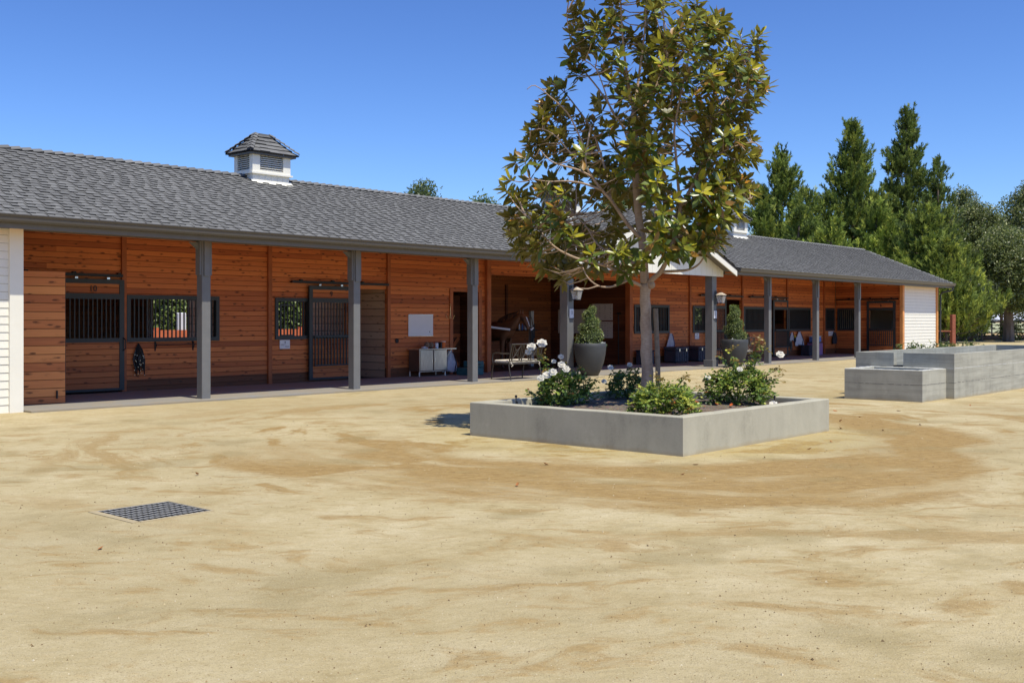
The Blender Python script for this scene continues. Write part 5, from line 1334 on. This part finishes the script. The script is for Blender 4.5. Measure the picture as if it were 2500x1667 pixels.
# ------------------------------------------------------------------ fallen leaves
def fl_mesh(seed, c, L_=.09):
    r_ = np.random.default_rng(seed); ob = leaf_mesh('fallen_leaf', None, 'deadleaf', np.array([[0, 0, .004]]), np.array([[1, .1, .1]]), np.array([[.1, .3, 1.]]), [L_], [L_*.45], np.array([c]), fold=.35, droop=-.05); return ob
b = NB('dead_leaf', .6, .25); at = b.n.new('ShaderNodeAttribute'); at.attribute_name = 'col'; b.col(at.outputs['Color']); M['deadleaf'] = b.m
red = fl_mesh(1, (.42, .085, .02)); brn = fl_mesh(2, (.36, .15, .05), .08)
tag(red, 'dry reddish orange magnolia leaf lying on the planter mulch', 'leaf', 'fallen leaves on the planter mulch')
tag(brn, 'dry brown magnolia leaf lying on the pale dirt', 'leaf', 'fallen leaves on the dirt')
rl = random.Random(9)
def put(src, x, y, z, first=[set()]):
    if src.name in first[0]: o = src.copy(); COL.objects.link(o)
    else: o = src; first[0].add(src.name)
    o.location = (x, y, z); o.rotation_euler = (rl.uniform(-.25, .25), rl.uniform(-.25, .25), rl.uniform(0, 6.3)); k = rl.uniform(.6, 1.25); o.scale = (k, k, k); return o
for i in range(22):
    x, y = rl.uniform(PX0+.3, PX1-.3), rl.uniform(PY0+.25, PY0+1.9) if i < 17 else rl.uniform(PY0+.3, PY1-.3)
    put(red, x, y, .345+.05*math.exp(-((x-.95)**2+(y+9.3)**2)/.64)+(.02 if y < -9.5 else 0))
for (x, y) in [(-3.9, -11.2), (-2.6, -10.5), (-2.3, -11.9), (-1.6, -11.6), (-.6, -11.9), (.4, -11.9), (1.3, -11.8), (2.9, -11.2), (3.3, -10.8), (3.1, -11.7), (3.9, -10.7), (4.8, -10.6), (4.2, -11.8), (5.6, -9.9), (6.3, -10.6), (-5.4, -8.4), (-7.7, -10.9), (8.1, -11.2)]:
    put(brn, x, y, .004)
# gravel crumbs: one uncountable scatter
rng = np.random.default_rng(8); n = 9000
z_ = rng.uniform(2.6, 17, n)**1.0; s2 = rng.uniform(-.52, .52, n)*z_; Fx, Fy = math.cos(YAW), math.sin(YAW)
X = -11.08+Fx*z_+Fy*s2; Y = -17.52+Fy*z_-Fx*s2
ok = ~((X > PX0-.05) & (X < PX1+.05) & (Y > PY0-.05) & (Y < PY1+.05)) & (Y < -.4) & ~((X > DX0-.1) & (X < DX1+.1) & (Y > DY0-.1) & (Y < DY1+.1)); X, Y = X[ok], Y[ok]; n = len(X)
sz = rng.uniform(.002, .0065, n)*(1+.6*(rng.random(n) < .05))
tet = np.array([[1, 0, 0], [-.5, .87, 0], [-.5, -.87, 0], [0, 0, .9]]); ang = rng.uniform(0, 6.28, n); ca, sa = np.cos(ang), np.sin(ang)
V = np.empty((n, 4, 3)); V[:, :, 0] = X[:, None]+sz[:, None]*(tet[None, :, 0]*ca[:, None]-tet[None, :, 1]*sa[:, None]); V[:, :, 1] = Y[:, None]+sz[:, None]*(tet[None, :, 0]*sa[:, None]+tet[None, :, 1]*ca[:, None]); V[:, :, 2] = .0005+sz[:, None]*tet[None, :, 2]*1.1
F = (np.array([[0, 1, 3], [1, 2, 3], [2, 0, 3]])[None]+4*np.arange(n)[:, None, None]).reshape(-1, 3)
me = bpy.data.meshes.new('gravel'); me.from_pydata(V.reshape(-1, 3).tolist(), [], F.tolist())
b = NB('crumb', .9, .1); isl = b.n.new('ShaderNodeNewGeometry').outputs['Random Per Island']; b.col(b.ramp(isl, [(.1, (.16, .11, .06)), (.45, (.33, .23, .11)), (.8, (.50, .40, .23)), (1., (.62, .54, .38))])); me.materials.append(b.m)
ob = bpy.data.objects.new('gravel', me); COL.objects.link(ob); tag(ob, 'loose fine tan gravel scattered over the yard', 'gravel', kind='stuff')

# ------------------------------------------------------------------ concrete water trough
tr = thing('water_trough', 'stepped grey concrete water feature with a low front basin and a long raised channel', 'fountain', (12, -9.5, 0))
AX, AY0, AY1, AH, TH = 9.62, -10.40, -8.45, .862, .15
m = MB().mat('concrete2')
def seg(x0, y0, x1, y1, z0, z1): m.box(x0, y0, z0, x1, y1, z1)
seg(AX, AY0, 21.5, AY0+TH, -.05, AH); seg(AX, AY1-TH, 18.1, AY1, -.05, AH)
seg(AX, AY0+TH+.0, AX+TH, -9.42, -.05, AH); seg(AX, -9.42, AX+TH, -9.23, -.05, .60); seg(AX, -9.23, AX+TH, AY1-TH, -.05, AH)
seg(17.95, AY0+TH, 18.1, AY1-TH, -.05, AH)
m.build('channel_wall', tr)
wallring('basin_wall', 8.40, AX-.004, -10.25, -8.76, .582, .13, tr, 'concrete2')
b = NB('water', .04, .5); b.col((.03, .045, .04)); b.bump(b.noise(scale=14., det=3.), .25, .01); M['water'] = b.m
MB().mat('water').box(8.52, -10.13, .3, AX-.12, -8.88, .49).build('basin_water', tr)
MB().mat('water').box(AX+TH, AY0+TH, .3, 17.95, AY1-TH, .615).build('channel_water', tr)
MB().mat('black').box(AX-.03, -9.415, .585, AX+TH+.02, -9.235, .615).build('spout_lip', tr)

# low shrubs beyond the trough
M['hedge'] = leafmat('hedge_leaf', .5, None, .25)
for i, x in enumerate(np.linspace(13.2, 17.9, 7)):
    rose_bush(float(x), -8.05+.08*math.sin(i*2.), .38, .3, .90+.05*math.sin(i*3.1), 230, [(.10, .14, .035), (.16, .20, .045), (.06, .09, .025)], [3, 3, 2], 'low bright green shrub behind the raised concrete channel, %s from the left' % ('first', 'second', 'third', 'fourth', 'fifth', 'sixth', 'seventh')[i], 50+i, z0=0., name='low_shrub', cat='shrub', grp='low shrubs behind the trough', ll=.06)

# ------------------------------------------------------------------ behind the barn: red fence, hedge, tank
fe = thing('board_fence', 'red painted board fence seen through the stall windows', 'fence', (20, 9.2, 0))
for zz in (.18, .58, .98): MB().mat('orangefence').box(-8, 9.18, zz, 44, 9.22, zz+.25).build('rail', fe)
for k in range(22): MB().mat('orangefence').box(-8+2.44*k, 9.22, 0, -7.86+2.44*k, 9.34, 1.3).build('fence_post', fe)
o = MB().mat('plate').cbox(5.72, 10.4, 0, .26, .2, 1.72, ch=.02); tag(o.build('utility_cabinet'), 'white utility cabinet beyond the fence, seen through the window by door 10', 'cabinet')
def hedge(name, x0, x1, y, h, dep, n, label, seed, cat='hedge'):
    o = thing(name, label, cat, ((x0+x1)/2, y, 0)); rng = np.random.default_rng(seed)
    x = rng.uniform(x0, x1, n)-(x0+x1)/2; z = rng.uniform(0, 1, n)**.8; hh = h*(1+.12*np.sin(x*1.3+seed)+.07*np.sin(x*3.7)); yy = rng.uniform(-1, 1, n)*dep*(1-.4*z)+.25*np.sin(x*2.3+z*4)
    P = np.stack([x, yy, z*hh], 1); D = rdir(n, rng); N = unit(D*.2+rdir(n, rng)+np.array([0, -1, 1]))
    leaf_mesh('foliage', o, 'leaf', P, D, N, rng.uniform(.10, .2, n), .09, pick(n, [(.13, .19, .05), (.22, .30, .08), (.06, .09, .03), (.38, .44, .16)], [3, 3, 2, 1.5], rng), simple=True)
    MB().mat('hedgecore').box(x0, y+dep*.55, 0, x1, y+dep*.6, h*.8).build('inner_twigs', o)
hedge('hedge', -8, 14, 13.5, 3.9, 1.1, 26000, 'tall leafy hedge behind the left part of the barn', 1)
hedge('hedge', 14.4, 45, 13.2, 3.6, 1.0, 22000, 'tall leafy hedge behind the right part of the barn', 2)

# ------------------------------------------------------------------ background trees
CX, CY = -11.08, -17.52; FX, FY = math.cos(YAW), math.sin(YAW)
def at(px, z): s_ = (px-1250)/2589*z; return (CX+FX*z+FY*s_, CY+FY*z-FX*s_)
def hgt(py, z): return 1.5+(782-py)/2589*z
def pine(px, top, z, wid, label, seed, n_lv=32, low=.10, cols=None, dens=1., grp='pine trees behind the barn', lean=0.):
    x, y = at(px, z); H = hgt(top, z); rng = np.random.default_rng(seed)
    o = thing('pine_tree', label, 'tree', (x, y, 0), YAW-R(90), group=grp)
    tk = MB().L().mat('darkbark'); tk.tube([(0, 0, 0), (lean*.3, 0, H*.4), (lean*.8, 0, H*.8), (lean, 0, H*.985)], [.24*H/13, .17*H/13, .08, .02], 8)
    P, D, C = [], [], []
    cols = [tuple(q*k_ for q, k_ in zip(c, (2.55, 2.3, 1.65))) for c in (cols or [(.045, .072, .022), (.075, .110, .028), (.12, .15, .038), (.022, .038, .016)])]
    for lv in range(n_lv):
        t = low+(1-low)*(lv+.3)/n_lv; zc = H*t
        prof = (1-t)**.92*1.32 if t > .12 else 1.0
        nb_ = int(7*(1-t*.5)+2)
        for k in range(nb_):
            a = rng.uniform(0, 6.283); ln = wid*prof*rng.uniform(.68, 1.12)*(1+.14*math.sin(2*a+seed)+.10*math.sin(lv*1.7+3*a))+.06
            up = rng.uniform(.25, .6); z1 = zc+rng.uniform(-.3, .3)
            tip = np.array([ln*math.cos(a)+lean*t, ln*math.sin(a), z1+ln*up*.55]); b0 = np.array([lean*t, 0, z1-ln*.1])
            if ln > .5 and rng.random() < .6: tk.tube([b0, (b0+tip)/2-np.array([0, 0, .12*ln]), tip], [.035, .02, .008], 4, cap=False)
            shade = rng.uniform(.8, 1.2)
            nt_ = max(3, int((4+ln*5.5)*dens))
            for q in range(nt_):
                f = rng.choice([.42, .70, .97])+rng.normal(0, .035); cpt = b0+(tip-b0)*f+np.array([0, 0, -.12*ln*4*f*(1-f)])+rng.normal(0, .13+.035*ln, 3)*np.array([1, 1, .8])
                dr = unit((tip-b0)*np.array([1, 1, .3])/max(ln, .3)*.45+np.array([0, 0, 1.1])+rng.normal(0, .22, 3)); L_ = rng.uniform(.35, .6)
                m_ = 26; w1 = unit(dr+rng.normal(0, .42, (m_, 3)))
                s_ = rng.uniform(0, 1, (m_, 1))*L_; P.append(cpt+dr*s_); D.append(w1); 
                i = rng.choice(4, p=[.36, .34, .16, .14]); C.append(np.tile(np.array(cols[i])*shade*rng.uniform(.85, 1.15), (m_, 1)))
    P.append(np.array([[lean, 0, H*.97]])+np.stack([np.zeros(30), np.zeros(30), rng.uniform(-.6, .15, 30)], 1)); D.append(unit(np.array([0, 0, 1.])+rng.normal(0, .35, (30, 3)))); C.append(np.tile(np.array(cols[1]), (30, 1)))
    P, D, C = map(np.concatenate, (P, D, C)); tk.build('trunk', o)
    leaf_mesh('crown', o, 'needle', P, D, unit(rdir(len(P), rng)+np.array([0, -1.2, .8])), rng.uniform(.18, .32, len(P)), .052, C, simple=True)
    return o
def broad(px, top, z, wid, label, seed, base=.18, name='gum_tree', cols=None, dens=1., trunks=((0, 0),), tr_r=.16, grp='broad grey green trees at the far right', ll=.21, shape=1., fork=.5):
    x, y = at(px, z); H = hgt(top, z); rng = np.random.default_rng(seed)
    o = thing(name, label, 'tree', (x, y, 0), YAW-R(90), group=grp)
    tk = MB().L().mat('darkbark')
    for i, (a, b_) in enumerate(trunks): tk.tube([(a, b_, 0), (a*1.1, b_, H*.2), (a*.9+.1*i, b_*.8, H*fork), (a*.6, b_*.5, H*.8)], [tr_r, tr_r*.8, tr_r*.6, .03], 8)
    cols = cols or [(.105, .13, .042), (.165, .19, .06), (.06, .08, .03), (.25, .265, .09)]
    P, D, C = [], [], []; nc = int(190*dens)
    for k in range(nc):
        t = rng.uniform(0, 1); zc = H*(base+(1-base)*t*.96); pr_ = math.sin(math.pi*min(1, (t*.86+.12))**shape)**.7
        a = rng.uniform(0, 6.283); r = wid*pr_*rng.uniform(.25, 1)**.6; c = np.array([r*math.cos(a), r*math.sin(a), zc+rng.uniform(-.3, .3)])
        if k % 4 == 0: tk.tube([(0, 0, zc*.62), c*.6+np.array([0, 0, zc*.3]), c], [.06, .04, .01], 4, cap=False)
        cr = rng.uniform(.45, .95); m_ = int(150*cr); d = rdir(m_, rng); P.append(c+d*cr*rng.uniform(.3, 1, (m_, 1))**.6*np.array([1, 1, .85])); D.append(unit(rdir(m_, rng)+np.array([0, 0, -.3])))
        sh = rng.uniform(.75, 1.25); C.append(pick(m_, cols, [3, 3, 2, 1], rng)*sh)
    P, D, C = map(np.concatenate, (P, D, C)); tk.build('trunk', o)
    leaf_mesh('crown', o, 'leaf', P, D, unit(rdir(len(P), rng)+np.array([0, -1., 1.])), rng.uniform(.7, 1.3, len(P))*ll, ll*.42, C, simple=True)
    return o
PC = None
pine(1908, 378, 66, 2.9, 'slim pointed pine just right of the magnolia crown', 1)
pine(1866, 468, 60, 1.8, 'short pine shoulder left of the slim pointed pine', 2, n_lv=18)
pine(1972, 475, 63, 1.9, 'short pine between the two taller pointed pines', 3, n_lv=18)
pine(2012, 490, 72, 1.6, 'small distant pine in the gap left of the middle pine', 13, n_lv=16)
pine(2081, 313, 68, 3.4, 'middle tall pine with a thin crooked tip', 4, n_lv=38, dens=1.1)
pine(2140, 505, 60, 2.6, 'bright green pine in front of the middle tall pine', 5, n_lv=20, cols=[(.06, .095, .025), (.10, .145, .032), (.15, .19, .045), (.03, .05, .018)])
pine(2213, 278, 74, 3.5, 'tallest pine of the row', 6, n_lv=38, dens=1.1, cols=[(.035, .058, .022), (.055, .085, .027), (.09, .12, .035), (.02, .032, .015)])
pine(2290, 398, 72, 2.2, 'lopsided pine with open branches right of the tallest pine', 7, n_lv=20, dens=.8, cols=[(.035, .058, .022), (.055, .085, .027), (.09, .12, .035), (.02, .032, .015)])
pine(2262, 520, 58, 3.0, 'bright yellow green bushy pine behind the right end of the roof', 8, n_lv=22, cols=[(.055, .085, .025), (.09, .125, .032), (.15, .19, .045), (.03, .048, .02)], low=.12)
pine(2310, 600, 56, 2.0, 'low hanging yellow green pine beside the downspout', 9, n_lv=18, cols=[(.06, .09, .026), (.10, .135, .033), (.16, .19, .045), (.03, .048, .02)], low=.22)
pine(2196, 560, 62, 2.2, 'short bushy pine below the tallest pine', 10, n_lv=18)
pine(1950, 520, 58, 2.2, 'broad low pine behind the right roof ridge', 12, n_lv=16)
pine(2030, 545, 56, 2.0, 'low yellow green pine just above the right roof ridge', 14, n_lv=14, cols=[(.06, .095, .025), (.10, .145, .032), (.15, .19, .045), (.03, .05, .018)])
GRP = 'broad grey green trees at the far right'
broad(2345, 462, 84, 2.4, 'grey green tree with pointed top nearest the pines', 21, base=.2, trunks=((0, 0), (.5, .2)), shape=1.2)
broad(2392, 500, 78, 2.6, 'double trunked grey green tree left of the thick dark trunk', 22, base=.28, trunks=((-.25, 0), (.12, .1)), dens=1.1)
broad(2445, 520, 88, 2.6, 'grey green tree behind the thick dark trunk', 23, base=.25)
broad(2462, 560, 74, 3.0, 'wide tree with thick dark forked trunk by the frame edge', 24, base=.33, tr_r=.42, dens=1.3, cols=[(.12, .15, .05), (.18, .21, .07), (.07, .095, .035), (.27, .29, .10)], fork=.4)
broad(2540, 440, 80, 4.2, 'tallest dark rounded tree cut by the right frame edge', 25, base=.2, dens=2.0, tr_r=.3)
broad(2330, 640, 70, 2.3, 'shaded bushy tree between downspout and grey trees', 26, base=.15, dens=.9, cols=[(.04, .06, .025), (.07, .09, .035), (.03, .04, .02), (.1, .12, .04)])
LG_ = 'tree tops behind the left roof'
broad(1025, 452, 64, 1.3, 'small tree top peeking above the left roof ridge', 31, base=.45, dens=.5, grp=LG_, ll=.2, cols=[(.08, .12, .05), (.13, .17, .07), (.05, .08, .03), (.2, .24, .1)])
broad(1185, 488, 64, 2.0, 'green tree top above the ridge left of the magnolia', 32, base=.4, dens=.6, grp=LG_, ll=.2, cols=[(.08, .13, .04), (.14, .19, .05), (.05, .08, .03), (.2, .24, .1)])
broad(1510, 475, 64, 2.3, 'green tree top above the gable seen through the magnolia', 33, base=.4, dens=.6, grp=LG_, ll=.2, cols=[(.08, .13, .04), (.14, .19, .05), (.05, .08, .03), (.2, .24, .1)])
# dark undergrowth, log edging, shed and pipe rails far right
for i, (px, z, wd, l) in enumerate(((2352, 82, 1.5, 'dark round shrub under the trees, leftmost of three'), (2385, 84, 1.6, 'dark round shrub under the trees, middle of three'), (2480, 78, 1.3, 'dark shrub right of the thick dark trunk'))):
    x, y = at(px, z); rose_bush(x, y, wd, wd, 1.9, 420, [(.03, .045, .02), (.05, .07, .03), (.12, .14, .05)], [3, 2, 1], l, 70+i, z0=0, name='far_shrub', cat='shrub', grp='dark shrubs under the far trees', ll=.16)
ea = [at(2285, 76), at(2345, 79), at(2405, 81), at(2440, 82), at(2500, 84), at(2560, 86)]
for i in range(len(ea)-1):
    a, c = ea[i], ea[i+1]; MB_ = MB().mat('log').tube([(a[0], a[1], .13), ((a[0]+c[0])/2, (a[1]+c[1])/2, .16), (c[0], c[1], .14)], .15, 8)
    tag(MB_.build('edging_log'), 'rough log edging the ground under the far trees, %s piece from the left' % ('first', 'second', 'third', 'fourth', 'fifth')[i], 'log', 'log edging under the trees')
sx0, sy0 = at(2440, 104)
sh = thing('open_shed', 'open horse shelter with a pale roof under the far trees', 'shed', (sx0, sy0, 0), YAW-R(90))
MB().L().mat('roofpale').add([(-12, -3, 1.62), (12, -3, 1.55), (12, 3, 2.25), (-12, 3, 2.3), (-12, -3, 1.5), (12, -3, 1.45), (12, 3, 2.1), (-12, 3, 2.15)], [(0, 1, 2, 3), (7, 6, 5, 4), (0, 4, 5, 1), (1, 5, 6, 2), (2, 6, 7, 3), (3, 7, 4, 0)]).build('roof', sh)
MB().L().mat('rail').box(-12, -3.1, 1.30, 12, -2.95, 1.48).build('eave_beam', sh)
for k in range(7): MB().L().mat('rail').box(-11.8+3.9*k, -2.9, 0, -11.55+3.9*k, -2.7, 1.3).build('shed_post', sh)
px_, py_ = at(2420, 98)
pf = thing('pipe_fence', 'dark pipe rail fence in front of the open shelter', 'fence', (px_, py_, 0), YAW-R(90))
for zz in (.35, .7, 1.05, 1.4): MB().L().mat('rail').box(-9, -.03, zz-.03, 9, .03, zz+.03).build('rail', pf)
for k in range(9): MB().L().mat('rail').box(-9+2.25*k, -.05, 0, -8.9+2.25*k, .05, 1.5).build('fence_post', pf)
# rust coloured gate post with rail beside the barn end
x, y = at(2326, 53); o = thing('gate_post', 'rust red square gate post with one rail beside the barn end', 'post', (x, y, 0), YAW-R(75))
MB().L().mat('rust').cbox(0, 0, 0, .2, .2, hgt(768, 53), ch=.01).build('post', o); MB().L().mat('rust').box(-1.2, -.03, hgt(808, 53)-.03, -.1, .03, hgt(808, 53)+.03).build('rail', o)
# pale pasture far beyond
fx, fy = at(2420, 150)
b = NB('pasture', .95, .05); b.col(b.ramp(b.noise(scale=.3), [(.3, (.28, .30, .17)), (.7, (.42, .42, .27))])); M['pasture'] = b.m
o = MB().mat('pasture'); n_ = 6
P = [at(1900, 122), at(3600, 122), at(3600, 600), at(1900, 600)]; o.add([(p[0], p[1], .02) for p in P], [(0, 1, 2, 3)]); tag(o.build('pasture'), 'pale green pasture beyond the far shelter', None, kind='structure')
